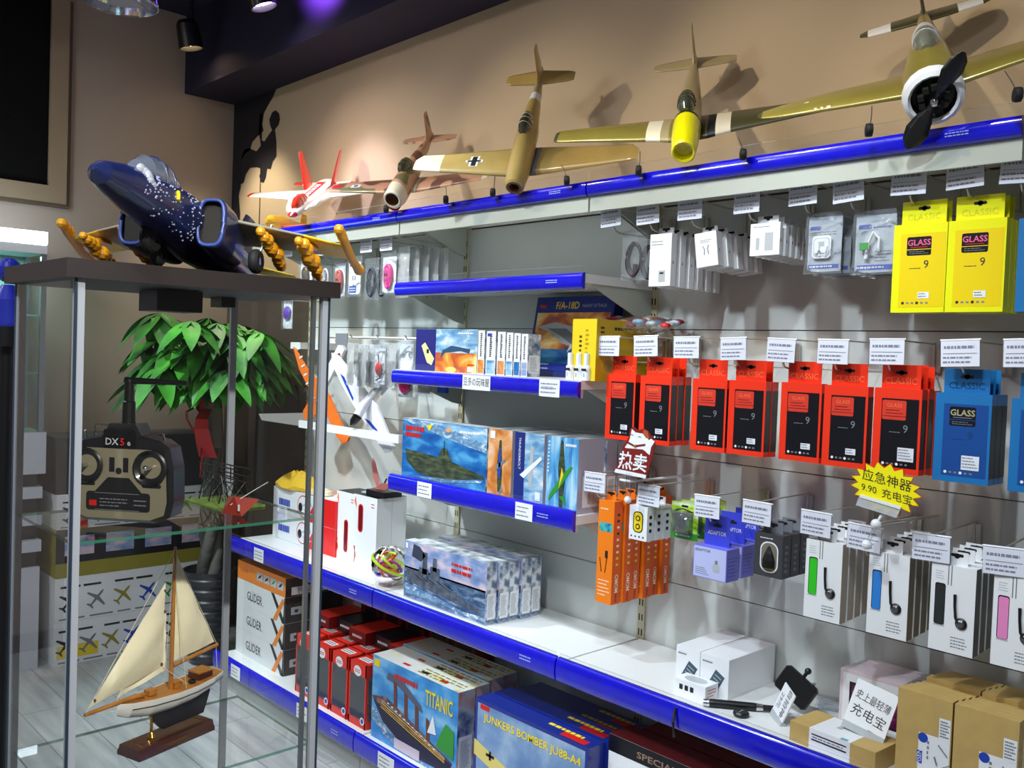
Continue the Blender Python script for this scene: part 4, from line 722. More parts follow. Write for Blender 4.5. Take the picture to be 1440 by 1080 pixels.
g = G(); g.box(WB,(w*.24,-.0006,.001),(w*.72,d*.96,h+.0006)); g.M = Matrix(((1,0,0,0),(0,0,-1,-.0008),(0,1,0,0),(0,0,0,1))); g.rect(INK,w*.27,h*.72,w*.68,h*.78,1); g.rect(INK,w*.27,h*.45,w*.68,h*.52,1); g.lines(GRY,w*.28,h*.55,w*.66,h*.68,1,.4,1); g.M = Matrix(((1,0,0,0),(0,1,0,0),(0,0,1,h+.0008),(0,0,0,1))); g.rect(SHD,w*.42,d*.45,w*.48,d*.65,1); g.rect(TEAL,w*.6,d*.0,w*.68,d*.1,1); g.build('printed_sleeve',kp)
bt = bag('clear_plastic_sleeve',.1,.13,lambda g,w,h,th:g.box(BAG,(-w*.4,th*.4,.01),(w*.4,th*.5,h*.7)),th=.02,seed=8); bt.location = (PY(1150,1000,2.2).x,2.27,DZ+.004); bt.rotation_euler = (R(-82),0,R(20)); bt['label'] = 'clear plastic sleeve lying on ledge left of pink tablet boxes'
PKC = M('pale_pink_card',(222,205,212),r=.35); MAG = RAMP('magenta_wallpaper_print',[(.3,(40,8,30)),(.5,(110,20,80)),(.7,(190,70,150))],24.,distort=1)
def art_tab(g,w,h): g.rect(WHT,.008,.008,w-.008,h-.008,1); g.rect(INK,.026,.03,w-.01,h-.028,2); g.rect(MAG,.032,.036,w-.012,h-.034,3); g.disc(WHT,w-.035,h*.42,.022,4); g.disc(REDI,w-.035,h*.42,.015,5); g.disc(REDI,w-.045,h*.18,.014,4)
xt = PY(1180,990,2.24).x
for k in range(4): kit('pale pink tablet box with magenta screen picture, %s in the upright row'%['front','second','third','rear'][k],xt+.125+.004*k,2.24+.035*k,DZ,.25,.15,.033,PKC,art_tab,side=PKC,top=PKC,name='tablet_box',group='pink tablet boxes on the ledge')
def art_kraft(g,w,h):
    g.rect(WB,w*.42,h*.17,w-.002,h*.58,1); g.rect(BLU,w*.4,h*.24,w*.5,h*.38,2); g.txt(WHT,'PISEN',w*.45,h*.31,.014,3,rot=PI/2); g.disc(BLU,w*.5,h*.53,.011,2); g.lines(GRY,w*.58,h*.3,w*.62,h*.52,4,.6,2); g.tube(GRY,[(w*.78,h*.5,.001),(w*.95,h*.4,.001)],.0015,5); g.tube(SHD,[(w*.75,h*.22,.001),(w*.98,h*.32,.001)],.0015,5); g.tube(GRY,[(w*.72,h*.36,.001),(w*.77,h*.28,.001)],.002,5)
    g.rect(WB,w*.78,h*.57,w-.002,h*.8,2); g.lines(GRY,w*.8,h*.59,w*.97,h*.78,6,.5,3,seed=5)
for col,(px0,px1) in enumerate((((1260,1020),(1338,1052)),((1340,1030),(1433,1062)))):
    y = 2.065; a = PY(*px0,y); b_ = PY(*px1,y); w = b_.x-a.x-.003
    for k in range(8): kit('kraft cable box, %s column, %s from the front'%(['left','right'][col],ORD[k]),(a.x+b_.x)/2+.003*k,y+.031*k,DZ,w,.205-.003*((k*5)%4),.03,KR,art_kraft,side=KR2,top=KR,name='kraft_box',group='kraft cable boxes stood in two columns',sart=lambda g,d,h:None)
p = PZ(948,992,.71); g = G(); yy = 2.0; c = [PY(948,1036,1.985),PY(946,1015,1.975),PY(950,996,1.985),PY(957,989,2.02),PY(968,991,2.05),PY(982,996,2.07)]
tag(g.tube(M('dark_wire',(50,45,48),r=.4),[tuple(q) for q in c],.004,7).build('wire_hook'),'bent dark wire hooked over the ledge strip','wire')
# ---------------------------------------------------------------- base shelf goods
BZ = .15; GD = M('glider_dark',(40,38,40),r=.45); GO = M('glider_orange',(230,130,40),r=.4); GW = M('glider_white',(222,224,222),r=.4)
gx0 = max(-4.035,PY(323,850,2.03).x); gx1 = PY(398,950,2.03).x
def art_gl(top):
    def f(g,w,h):
        g.txt(INK,'GLIDER',w*.38,h*.45,.055,2,width=w*.32); g.lines(GRY,w*.25,h*.28,w*.6,h*.32,1,.3,2); g.lines(GRY,w*.3,h*.66,w*.5,h*.69,1,.3,2)
        g.poly(GD,[(w*.72,h),(w*.78,h),(w,h*.1),(w,h*.0),(w*.95,0)],2); g.poly(GO,[(w*.95,h*.95),(w*.99,h*.85),(w*.84,0),(w*.77,0)],3); g.poly(GD,[(w*.985,h),(w,h),(w,0),(w*.97,0)],2)
    return f
hg = .118
for k in range(3): kit(['white glider box, bottom of the stack on base shelf','white glider box, middle of the stack on base shelf','white glider box, directly under the orange-lidded one'][k],(gx0+gx1)/2,2.03,BZ+hg*k,gx1-gx0,hg-.001,.3,GW,art_gl(0),side=GD,top=GW,name='glider_box',group='white glider boxes in a stack',sart=lambda g,d,h:(g.rrect(SHD,d*.1,h*.3,d*.28,h*.6,.004,1),g.rect(GD,d*.16,h*.38,d*.22,h*.5,2)))
kit('orange-fronted glider box with four small plane pictures, topmost of the stack',(gx0+gx1)/2,2.03,BZ+hg*3,gx1-gx0,.085,.3,GO,lambda g,w,h:([g.rect(SHD,w*(.42+.14*k),h*.3,w*(.54+.14*k),h*.75,1) for k in range(4)],[g.poly([INK,INK,GRN,INK][k],[(w*(.44+.14*k),h*.4),(w*(.5+.14*k),h*.5),(w*(.52+.14*k),h*.7),(w*(.47+.14*k),h*.58)],2) for k in range(4)],g.txt(REDI,'GLIDER',w*.15,h*.55,.024,1)),side=GD,top=GO,name='glider_box')
# red window toy boxes
RW2 = M('toy_red_card',(222,48,34),r=.4); WIN = GLASS('window_film',(235,240,242),.3,.08,mixw=.07); TOYM = M('pale_toy_grey',(70,76,92),r=.4)
def toybox():
    w,d,h = .118,.085,.25; t = thing('toy_window_box','','box'); g = G(); e = .008
    g.box(RW2,(-w/2,.001,0),(w/2,d,.03)); g.box(RW2,(-w/2,.001,h-.05),(w/2,d,h)); g.box(RW2,(-w/2,d-.004,0),(w/2,d,h)); g.box(RW2,(-w/2,.001,0),(-w/2+e,d,h)); g.box(RW2,(w/2-e,.001,0),(w/2,.01,h)); g.box(RW2,(w/2-e,d-.02,0),(w/2,d,h)); fm(g,w,d,h,'F')
    g.disc(WHT,w*.5,h*.87,.026,1,.8); g.lines(REDI,w*.34,h*.84,w*.66,h*.9,2,.5,2); g.disc(WHT,w*.85,h*.12,.015,3); g.disc(BLU,w*.85,h*.12,.009,4); fm(g,w,d,h,'T'); g.rect(WHT,w*.2,d*.3,w*.8,d*.7,1); g.lines(INK,w*.25,d*.35,w*.75,d*.65,2,.4,2); g.build('carton',t)
    g = G(); g.box(WIN,(-w/2+e,.001,.03),(w/2-e,.0018,h-.05)); g.box(WIN,(w/2-.001,.01,.03),(w/2,d-.02,h-.05)); g.build('window',t)
    g = G(); g.loft(TOYM,[[(r*cos(a),d*.36+r*.6*sin(a),z) for a in [2*PI*k/10 for k in range(10)]] for r,z in ((.012,.035),(.02,.06),(.013,.1),(.024,.125),(.02,.15),(.008,.16),(.015,.172),(.014,.188),(.004,.196))]); g.build('toy_figure',t); g = G(); g.box(M('toy_backing_card',(196,202,206),r=.5),(-w/2+e,d*.66,.03),(w/2-e,d*.68,h-.05)); g.box(BLU,(-w/2+e,d*.65,.03),(w/2-e,d*.66,.07)); g.build('backing_card',t); return t
TB = toybox(); n = 0
for j,px in enumerate(((421,960),(447,975),(471,985),(496,1002))):
    x = PY(px[0]-2,px[1],2.0).x
    for k in range(3):
        placebox(TB,n>0,(x+.05,1.99+.09*k,BZ),'red toy box with clear window, %s from the glider boxes, %s'%(ORD[j],['front row','second row','back row'][k]),'red window toy boxes on the base shelf'); n += 1
DRD = M('dark_red_card',(120,20,22),r=.45); q = random.Random(2)
for k in range(5): kit('dark red and black toy box lying on the red window boxes, %s from the left'%ORD[k],-3.42+.13*k+.01*k,2.12+.03*(k%2),BZ+.252,.12,.05,.2,[DRD,BLKC,DRD,BLKC,DRD][k],lambda g,w,h:g.lines(WHT,w*.2,h*.3,w*.8,h*.7,1,.5,1),side=DRD,top=[RW2,BLKC,RW2,BLKC,RW2][k],name='toy_box',group='dark toy boxes lying on the red window boxes',sart=lambda g,d,h:None)
for k in range(5): kit('tall dark red box standing at back of base shelf, %s from left'%ORD[k],-3.3+.16*k,2.295,BZ+.001,.15,.4,.09,BLKC,lambda g,w,h:(g.rect(DRD,w*.1,h*.1,w*.2,h*.95,1),g.rect(DRD,w*.8,h*.1,w*.9,h*.95,1)),side=DRD,top=BLKC,name='tall_toy_box',group='tall dark boxes at back of the base shelf')
SK2 = RAMP('blue_sky_print',[(.3,(30,110,185)),(.5,(60,150,215)),(.68,(140,195,230))],7.,(1,1,2)); SM = RAMP('steamer_print',[(.35,(60,40,50)),(.5,(100,60,60)),(.65,(150,110,90))],25.)
def art_tit(g,w,h):
    g.poly(SM,[(.0,h*.5),(w*.18,h*.56),(w*.5,h*.42),(w*.96,h*.2),(w*.92,h*.08),(w*.6,h*.06),(w*.15,h*.28)],2); g.poly(M('dark_hull_print',(40,36,60)),[(.01,h*.46),(w*.5,h*.3),(w*.95,h*.18),(w*.92,h*.06),(w*.5,h*.04),(w*.15,h*.25)],3); [g.tube(m_,[(w*.12,h*(.47-e),.0022),(w*.5,h*(.34-e),.0022),(w*.88,h*(.2-e*.6),.0022)],.0009,5) for m_,e in ((SHD,-.03),(YELI,.0),(OCH,.03),(YELI,.055))]; [g.rect(WHT,w*(.2+.05*j),h*(.49-.022*j),w*(.225+.05*j),h*(.505-.022*j),5) for j in range(12)]
    for k in range(4): a=.28+.13*k; g.poly(M('funnel_print',(110,60,50)),[(w*a,h*(.5-.07*k)),(w*(a+.04),h*(.48-.07*k)),(w*(a+.03),h*(.78-.08*k)),(w*(a-.01),h*(.8-.08*k))],4)
    g.poly(M('smoke_grey_print',(90,90,110)),[(w*.18,h*.78),(w*.32,h*.76),(w*.62,h*.58),(w*.6,h*.66),(w*.35,h*.86),(w*.2,h*.86)],3)
    g.txt(YELI,'TITANIC',w*.8,h*.78,.075,5,bold=True,width=w*.3); g.lines(REDI,w*.28,h*.82,w*.56,h*.9,1,.7,5,seed=14); g.poly(GRN,[(w*.78,h*.3),(w*.97,h*.24),(w*.97,h*.55),(w*.88,h*.6),(w*.82,h*.45)],4); g.poly(WHT,[(w*.68,h*.4),(w*.74,h*.62),(w*.78,h*.42)],5); g.rect(YELI,w*.02,h*.87,w*.09,h*.96,3); g.rect(PKC,w*.3,h*.02,w*.6,h*.14,5); g.poly(FOAM,[(.0,h*.38),(w*.2,h*.24),(w*.5,h*.03),(w*.9,h*.02),(w*.5,.0),(w*.15,h*.1),(.0,h*.25)],1)
TOPY = RAMP('yellow_white_top_print',[(.5,(222,222,218)),(.6,(222,214,165)),(.72,(150,140,90))],9.,(1,2,1))
def tart(g,w,d): [g.rect([REDI,INK][k%2],w*(.3+.22*k),d*.3,w*(.38+.22*k),d*.5,1) for k in range(3)]; g.lines(M('olive_ink',(150,140,50)),w*.5,d*.15,w*.98,d*.9,3,.5,1)
ta = PY(526,1000,2.0); tb = PY(648,1060,2.0); 
for k in range(4): kit('steamship kit box with blue sky picture, %s from the front'%ORD[k],(ta.x+tb.x)/2-.012*k,1.985+.078*k,BZ,tb.x-ta.x-.01,.315-.004*(k%2),.075,SK2,art_tit,top=TOPY,side=RAMP('steam_side_print',[(.4,(40,70,130)),(.52,(190,196,204)),(.7,(200,120,110))],9.),group='steamship kit boxes on the base shelf',tart=tart)
NB = M('navy_kit_card',(22,40,130),r=.3,coat=.3); GSK = RAMP('grey_blue_sky_print',[(.3,(80,115,165)),(.5,(120,150,190)),(.7,(170,190,210))],8.)
def art_jun(g,w,h):
    g.rect(GSK,.012,0,w-.012,h-.012,1); g.txt(YELI,'JUNKERS BOMBER JU88-A4',w*.52,h*.84,.036,4,bold=True,width=w*.86); g.rect(REDI,w*.05,h*.91,w*.14,h*.96,3)
    g.poly(M('sand_wing_print',(222,200,110)),[(.0,h*.58),(w*.45,h*.38),(w*.9,h*.3),(w*.98,h*.22),(w*.5,h*.2),(.0,h*.42)],2); g.poly(M('sand_body_print',(205,180,95)),[(w*.42,h*.05),(w*.55,h*.05),(w*.6,h*.45),(w*.52,h*.52),(w*.45,h*.45)],3); g.tube(WHT,[(w*.45,h*.5,.002),(w*.62,h*.4,.002)],.003,5); g.disc(SHD,w*.65,h*.4,.03,4); g.rect(INK,w*.12,h*.46,w*.2,h*.49,4); g.rect(INK,w*.15,h*.43,w*.17,h*.52,4)
ja = PY(670,1010,2.0); jb = PY(832,1070,2.0)
for k in range(4): kit('navy bomber kit box with yellow lettering, %s from the front'%ORD[k],(ja.x+jb.x)/2+[0,.01,.0,.01][k],1.99+.075*k,BZ,jb.x-ja.x-.01,.325+[0,.004,-.01,-.012][k],.072,NB,art_jun,side=NB,top=NB,sart=lambda g,d,h:g.lines(YELI,d*.2,h*.4,d*.8,h*.8,3,.4,1),tart=lambda g,w,d:(g.rect(REDI,w*.75,d*.1,w*.95,d*.5,1),g.lines(YELI,w*.6,d*.4,w*.9,d*.8,1,.5,1)),group='bomber kit boxes on the base shelf')
def plane_icon(g,mat,u,v,s,rot,l=3):
    P = [(0,.5),(.05,.35),(.06,.12),(.5,.0),(.5,-.08),(.06,-.05),(.04,-.35),(.18,-.42),(.18,-.48),(0,-.45),(-.18,-.48),(-.18,-.42),(-.04,-.35),(-.06,-.05),(-.5,-.08),(-.5,.0),(-.06,.12),(-.05,.35)]
    g.poly(mat,[(u+s*(a*cos(rot)-b*sin(rot)),v+s*(a*sin(rot)+b*cos(rot))) for a,b in P],l)
def art_spec(g,w,h):
    g.rect(BLKC,0,h*.86,w,h,1); g.txt(M('brown_print',(150,120,100)),'SPECIAL COLORS',w*.42,h*.92,.026,2,bold=True,width=w*.5)
    for i in range(4):
        g.rect(INK,w*(.05+.24*i),h*.7,w*(.22+.24*i),h*.74,2); g.disc(WHT,w*(.13+.24*i),h*.72,.006,3)
        for j in range(2): plane_icon(g,[GRY,BLU,INK,M('olive_ink')][(i+j)%4],w*(.13+.24*i),h*(.55-.28*j),.07,.6)
kit('large white kit box with rows of aircraft, under ledge right of bombers',PY(853,1040,2.06).x+.32,2.06,BZ,.62,.36,.1,WB,art_spec,side=WB,top=M('maroon_top_card',(110,28,34),r=.5),name='aircraft_set_box')
kit('dark maroon kit box standing behind the large white aircraft box',PY(853,1040,2.06).x+.35,2.17,BZ,.6,.36,.1,M('maroon_top_card'),lambda g,w,h:g.lines(WHT,w*.1,h*.8,w*.5,h*.9,1,.5,1),side=M('maroon_top_card'),top=M('maroon_top_card'),name='aircraft_set_box')
# ---------------------------------------------------------------- model airplanes
def pframe(yaw, pitch, roll):
    F = Vector((sin(yaw)*cos(pitch), -cos(yaw)*cos(pitch), -sin(pitch))); W = Vector((-cos(yaw), -sin(yaw), 0)); U = W.cross(F)
    if U.z < 0: U = -U
    c, s = cos(roll), sin(roll); W2 = c*W+s*U; U2 = c*U-s*W
    return F, W2, U2
def pmat(pos, yaw, pitch, roll):
    F, W, U = pframe(R(yaw), R(pitch), R(roll)); X = -W; Y = -F
    return Matrix(((X.x,Y.x,U.x,pos[0]),(X.y,Y.y,U.y,pos[1]),(X.z,Y.z,U.z,pos[2]),(0,0,0,1)))
def foil(x, le, ch, z, th, n=8, vert=False):
    up = []; lo = []
    for k in range(n+1):
        c = (1-cos(PI*k/n))/2; t = th*ch*(2.969*math.sqrt(c)-1.26*c-3.516*c*c+2.843*c**3-1.015*c**4)*.5*2
        up.append((c, t)); lo.append((c, -t*.55))
    ring = up+lo[::-1][1:-1]
    return [((z+t) if vert else x, le+c*ch, x if vert else z+t) for c, t in ring]
def ztop(c, ch, th): return th*ch*(2.969*math.sqrt(c)-1.26*c-3.516*c*c+2.843*c**3-1.015*c**4)
def wing(st, mats, L, sgn=1, vert=False, n=8):
    g = G(); rings = [foil(sgn*a*L if not vert else a*L, b*L, c*L, d*L, e, n, vert) for a,b,c,d,e in st]
    g.loft(mats[0], rings, True, True, True, mats=mats); return g
def fus(st, mats, L, n=20, cap=True):
    g = G(); rings = []
    for y, rx, rz, zc in st: rings.append([(rx*L*cos(2*PI*k/n), y*L, zc*L+rz*L*sin(2*PI*k/n)) for k in range(n)])
    g.loft(mats[0], rings, cap, True, True, mats=mats); return g
def airplane(label, pos, yaw, pitch, roll, L, fst, fm_, wst, wml, wmr, tst, tm, vst, vm, name='model_airplane', group='model airplanes on the topmost shelf', dihed=.0, extra=None, gear=(), canopy=None, wfull=None):
    t = thing(name, label, 'model airplane', (0,0,0), group=group); mw = pmat(pos, yaw, pitch, roll); t.matrix_world = mw; t.matrix_basis = mw
    fus(fst, fm_, L).build('fuselage', t)
    g = wing(wst, wml, L, -1)
    for fn in (extra or {}).get('left', []): fn(g, L, -1)
    g.M = Matrix(); g.build('wing', t)
    g = wing(wst, wmr, L, 1)
    for fn in (extra or {}).get('right', []): fn(g, L, 1)
    g.M = Matrix(); g.build('wing', t)
    for s in (-1, 1): wing(tst, tm, L, s, n=5).build('tailplane', t)
    for dx in (vst[1] if isinstance(vst, tuple) else (0,)):
        g = wing(vst[0] if isinstance(vst, tuple) else vst, vm, L, 1, True, n=5)
        if dx: g.v = [(a+dx*L+(c-.05*L)*(.25 if dx > 0 else -.25), b, c) for a,b,c in g.v]
        g.build('tail_fin', t)
    if canopy:
        y0,y1,rx,h,z0,mt,fr = canopy; g = G(); rings = []
        for k in range(9):
            u = k/8; s = math.sqrt(max(1e-3, sin(PI*min(1, .04+.96*u)**.8))); rings.append([(rx*L*s*cos(PI*j/10), (y0+(y1-y0)*u)*L, z0*L+h*L*s*sin(PI*j/10)) for j in range(11)])
        g.loft(mt, rings, True, True, True); g.build('canopy', t)
        g = G()
        for u in (.3,.5,.7):
            s = math.sqrt(sin(PI*(.04+.96*u)**.8)); g.tube(fr, [(1.02*rx*L*s*cos(PI*j/10), (y0+(y1-y0)*u)*L, z0*L+1.02*h*L*s*sin(PI*j/10)) for j in range(11)], .0014, 4)
        g.build('canopy_frame', t)
    inv = mw.inverted()
    for wp, up in gear:
        a = inv @ Vector(wp); b = inv @ Vector(up)
        w = G(); w.tube(STEEL, [tuple(a), tuple((a+b)/2+Vector((.002,0,0))), tuple(b)], .0013, 5); go = w.build('landing_gear', t)
        w = G(); w.M = inv @ Matrix.Translation(Vector(wp)) @ Matrix.Rotation(R(yaw+8), 4, 'Z'); w.lathe(RUB, [(.0001,-.0075),(.008,-.0085),(.0145,-.007),(.0155,0),(.0145,.007),(.008,.0085),(.0001,.0075)], 16, axis='x'); w.build('wheel', go)
    return t
OLV = M('olive_paint', (158,144,66), r=.28, coat=.5, var=.12, vs=8, m=.25); OLD = M('dark_olive_paint', (74,72,44), r=.35, coat=.3); SILV = M('grey_olive_paint', (172,158,118), r=.3, coat=.4)
BRZ = M('tan_olive_paint', (192,166,98), r=.3, coat=.5, var=.15, vs=9); CREAMP = M('cream_paint', (235,226,200), r=.35, coat=.3); YEL = M('yellow_nose_paint', (236,226,10), r=.3, coat=.6); SMOKE = M('smoky_canopy', (70,75,60), r=.1, coat=1.)
HOL = M('dark_hollow', (28,24,18), r=.8)
FW = lambda nose, hol, mid: None
def warbird_f(nose_r, fat=1.0, hollow=True):
    a = nose_r
    return [(.07,.004,.004,0),(.05,a*.55,a*.55,0),(.004,a*.6,a*.6,0),(0,a*.8,a*.8,0),(.006,a*.97,a*.97,0),(.06,a*1.12,a*1.15,0),(.16,a*1.2*fat,a*1.35*fat,0),(.3,a*1.15*fat,a*1.4*fat,0),(.45,a*1.0*fat,a*1.25*fat,.002),(.62,a*.72*fat,a*.9*fat,.01),(.8,a*.42*fat,a*.6*fat,.02),(.95,a*.16,a*.4,.03),(1.,.003,.008,.032)]
def band_mats(base, edge, n): return [base]*n
def rect_on_wing(mat, x0, x1, c0, c1, st, k=.0006):
    """a painted patch lying on the top skin between span fractions x0..x1 and chord fractions c0..c1"""
    def f(g, L, s):
        def at(x, c):
            for (a,b_,ch,z,th),(a2,b2,ch2,z2,th2) in zip(st, st[1:]):
                if a <= x <= a2+1e-9: u = (x-a)/(a2-a); b_ += (b2-b_)*u; ch += (ch2-ch)*u; z += (z2-z)*u; th += (th2-th)*u; break
            return (s*x*L, (b_+c*ch)*L, z*L+ztop(c, ch*L, th)+k)
        N = 5; vs = []; fs = []
        for i in range(2):
            for j in range(N+1): vs.append(at((x0,x1)[i], c0+(c1-c0)*j/N))
        for j in range(N): fs.append((j,j+1,N+2+j,N+1+j))
        g.add(vs, fs, mat)
    return f
# A: radial fighter with white cowl and black propeller
wA = [(0,.2,.26,-.05,.1),(.12,.2,.25,-.045,.1),(.4,.215,.2,-.02,.09),(.6,.24,.135,-.005,.08),(.68,.27,.08,.0,.06),(.7,.295,.03,.002,.05)]
tA = [(0,.84,.15,.02,.08),(.1,.845,.135,.02,.08),(.14,.85,.13,.02,.08),(.24,.865,.1,.02,.07),(.275,.89,.05,.02,.05)]
vA = [(.03,.8,.18,0,.07),(.14,.86,.13,0,.07),(.2,.9,.08,0,.06)]
fA = [(.05,.02,.02,0),(.045,.075,.075,0),(.012,.082,.082,0),(0,.092,.092,0),(.012,.108,.108,0),(.05,.114,.116,0),(.055,.112,.114,0),(.2,.108,.12,0),(.35,.09,.115,.005),(.55,.062,.085,.012),(.8,.032,.05,.02),(.97,.008,.028,.03),(1,.002,.006,.032)]
posA = (-.83,1.985,2.198); LA = .56
gA = [((PY(1431,133,1.99)),(PY(1413,100,2.06))),((PY(1222,183,1.98)),(PY(1226,150,2.05)))]
A = airplane('olive airplane with white cowl ring and black two-blade propeller, right end of shelf', posA, 27, 37, -13, LA, fA, [BLK,BLK,WHT,WHT,WHT,WHT,OLV,OLV,OLV,OLV,OLD,OLD], wA, [OLV]*4+[OLD], [OLV,OLV,OLD,OLD,OLD], tA, [OLD,OLD,WHT,OLD], vA, [OLD,OLD], extra={'left':[rect_on_wing(CREAMP,.39,.405,.02,.09,wA),rect_on_wing(CREAMP,.42,.43,.02,.09,wA),rect_on_wing(CREAMP,.445,.455,.02,.09,wA),rect_on_wing(CREAMP,.48,.5,.5,.56,wA),rect_on_wing(OLD,.36,.58,.7,.71,wA)],'right':[rect_on_wing(M('gold_insignia',(190,150,40),r=.3,m=.4),.4,.43,.4,.6,wA)]}, gear=gA, canopy=(.24,.5,.05,.07,.1,M('canopy_glass',(150,155,140),r=.05,coat=1.,m=.4),WHT))
def prop(parent, ang, L):
    g = G()
    for s in (0, PI):
        a = ang+s; rings = []
        for u, w, tw in ((.02,.008,.9),(.08,.011,.8),(.16,.02,.6),(.28,.026,.4),(.38,.02,.3),(.45,.006,.25)):
            r = u*L; dx, dz = sin(a), cos(a); px, pz = cos(a), -sin(a)
            rings.append([(dx*r+px*w*e*cos(tw), -.014+w*e*sin(tw)+q, dz*r+pz*w*e*cos(tw)) for e,q in ((-1,0),(-.3,-.002),(.5,-.0015),(1,0),(.5,.0015),(-.3,.002))])
        g.loft(BLK, rings, True, True, True)
    o = g.build('propeller', parent); g = G(); g.lathe(CHROME, [(.0001,-.028),(.006,-.026),(.009,-.018),(.009,-.006)], 14, axis='y'); g.build('spinner', o)
prop(A, R(27)+.17, .25)
g = G(); 
for k in range(9): a = 2*PI*k/9; g.cb(HOL, (.026*cos(a),.006,.026*sin(a)), (.012,.02,.012))
g.build('engine', A)
# B: yellow nose
wB = [(0,.2,.25,-.05,.1),(.09,.2,.24,-.045,.1),(.13,.205,.225,-.04,.1),(.2,.215,.21,-.035,.1),(.5,.235,.15,-.01,.09),(.64,.245,.12,0,.08),(.66,.26,.09,0,.05)]
tB = [(0,.84,.14,.025,.08),(.18,.855,.1,.025,.07),(.215,.87,.07,.025,.06)]
vB = [(.03,.78,.2,0,.07),(.1,.86,.13,0,.07),(.21,.91,.08,0,.06),(.22,.92,.05,0,.05)]
fB = [(.05,.018,.018,0),(.045,.04,.04,0),(.004,.042,.042,0),(0,.05,.052,0),(.01,.057,.06,0),(.12,.064,.075,-.0),(.24,.066,.082,0),(.26,.066,.082,0),(.45,.058,.085,.0),(.62,.042,.062,.01),(.8,.026,.04,.02),(.95,.01,.026,.03),(1,.002,.006,.032)]
posB = (-1.485,1.99,2.175)
BP = airplane('airplane with bright yellow hollow nose and dark striped right wing', posB, 33, 41, -6, .585, fB, [YEL]*6+[M('anti_glare_dark',(40,42,34),r=.4)]+[SILV]*5, wB, [OLV,SILV,CREAMP,OLV,OLV,OLD], [OLD,INK,CREAMP,OLD,OLD,OLD], tB, [SILV,SILV], vB, [SILV,SILV,SILV], gear=[(PY(1045,217,2.02),PY(1038,193,2.08)),(PY(898,240,2.02),PY(900,213,2.06))], canopy=(.25,.45,.042,.06,.07,SMOKE,OLD), extra={'left':[rect_on_wing(OLD,.2,.6,.72,.73,wB)]})
# C: cross-marked
wC = [(0,.15,.24,-.06,.1),(.09,.15,.23,-.055,.1),(.3,.165,.19,-.04,.09),(.5,.18,.15,-.025,.085),(.63,.19,.13,-.015,.08),(.67,.2,.08,-.012,.06)]
wD = [(0,.2,.24,-.06,.1),(.09,.2,.23,-.055,.1),(.3,.215,.19,-.04,.09),(.5,.23,.145,-.025,.085),(.58,.235,.13,-.02,.08),(.62,.25,.08,-.015,.06)]
fC = [(.06,.02,.02,0),(.05,.028,.028,0),(.0,.03,.03,0),(-.002,.045,.047,0),(.01,.055,.058,0),(.12,.064,.07,-.003),(.28,.066,.075,0),(.45,.06,.08,0),(.6,.045,.06,.01),(.68,.037,.05,.013),(.74,.031,.044,.016),(.95,.01,.026,.03),(1,.002,.006,.032)]
posC = (-2.155,2.0,2.155)
crs = lambda m,k: [rect_on_wing(m,.26-k,.34+k,.46-k*1.5,.54+k*1.5,wC,.0006+(.0003 if k == 0 else 0)),rect_on_wing(m,.285-k,.315+k,.28-k*1.5,.72+k*1.5,wC,.0006+(.0003 if k == 0 else 0))]
BROWNH = M('brown_hollow', (110,66,36), r=.6)
CP = airplane('tan olive airplane with black cross on its left wing and hollow brown nose', posC, 31, 55, -2, .575, fC, [BROWNH,BROWNH,BROWNH]+[BRZ]*6+[WHT,SILV,BRZ], wC, [BRZ,BRZ,BRZ,CREAMP,CREAMP], [M('blue_grey_fairing',(120,130,140),r=.4),BRZ,BRZ,BRZ,BRZ], tB, [BRZ,BRZ], vB, [BRZ]*3, gear=[(PY(797,254,2.02),PY(790,232,2.08)),(PY(693,271,2.02),PY(696,247,2.06))], canopy=(.36,.56,.04,.055,.06,SMOKE,CREAMP), extra={'left':crs(WHT,.012)+crs(INK,0)})
# D: desert camouflage with shark mouth
CAM = RAMP('desert_camouflage', [(.36,(120,84,70)),(.42,(120,84,70)),(.44,(205,160,130)),(.55,(205,160,130)),(.57,(120,120,80)),(.7,(120,120,80))], 7., (1,1,1), r=.35, detail=1, distort=.4)
posD = (-2.81,1.99,2.18)
fD = [(.06,.02,.02,0),(.05,.045,.045,0),(.0,.048,.048,0),(-.002,.056,.058,0),(.01,.064,.072,-.004),(.12,.068,.09,-.012),(.28,.066,.085,-.004),(.45,.06,.08,0),(.6,.045,.06,.01),(.8,.028,.04,.02),(.95,.01,.026,.03),(1,.002,.006,.032)]
rdw = M('red_wing_patch',(200,35,35),r=.4)
DP = airplane('desert camouflage airplane with shark mouth nose, left of the cross-marked one', posD, 32, 38, -4, .545, fD, [BROWNH,BROWNH,CREAMP,CREAMP,CREAMP]+[CAM]*6, wD, [CAM]*5, [CREAMP,CAM,CAM,CAM,CREAMP], tB, [CAM,CAM], vB, [CAM]*3, gear=[(PY(627,281,2.02),PY(627,262,2.08)),(PY(543,294,2.02),PY(546,278,2.06))], canopy=(.26,.46,.042,.06,.07,SMOKE,CAM), extra={'left':[rect_on_wing(rdw,.5,.58,.25,.7,wD),rect_on_wing(WHT,.36,.43,.3,.6,wD),rect_on_wing(BLU,.38,.41,.38,.52,wD,.001)]})
g = G(); a = .072*.545; g.loft(REDI, [[(.058*.545*cos(t),y,-.006-.078*.545*abs(sin(t))) for t in [PI*(1+k/8) for k in range(9)]] for y in (.002,.05)], False, False, True); g.loft(WHT,[[(.064*.545*cos(t),y,-.006-.086*.545*abs(sin(t))) for t in [PI*(1.1+.8*k/8) for k in range(9)]] for y in (.05,.053)], False, False, True); g.build('shark_mouth', DP)
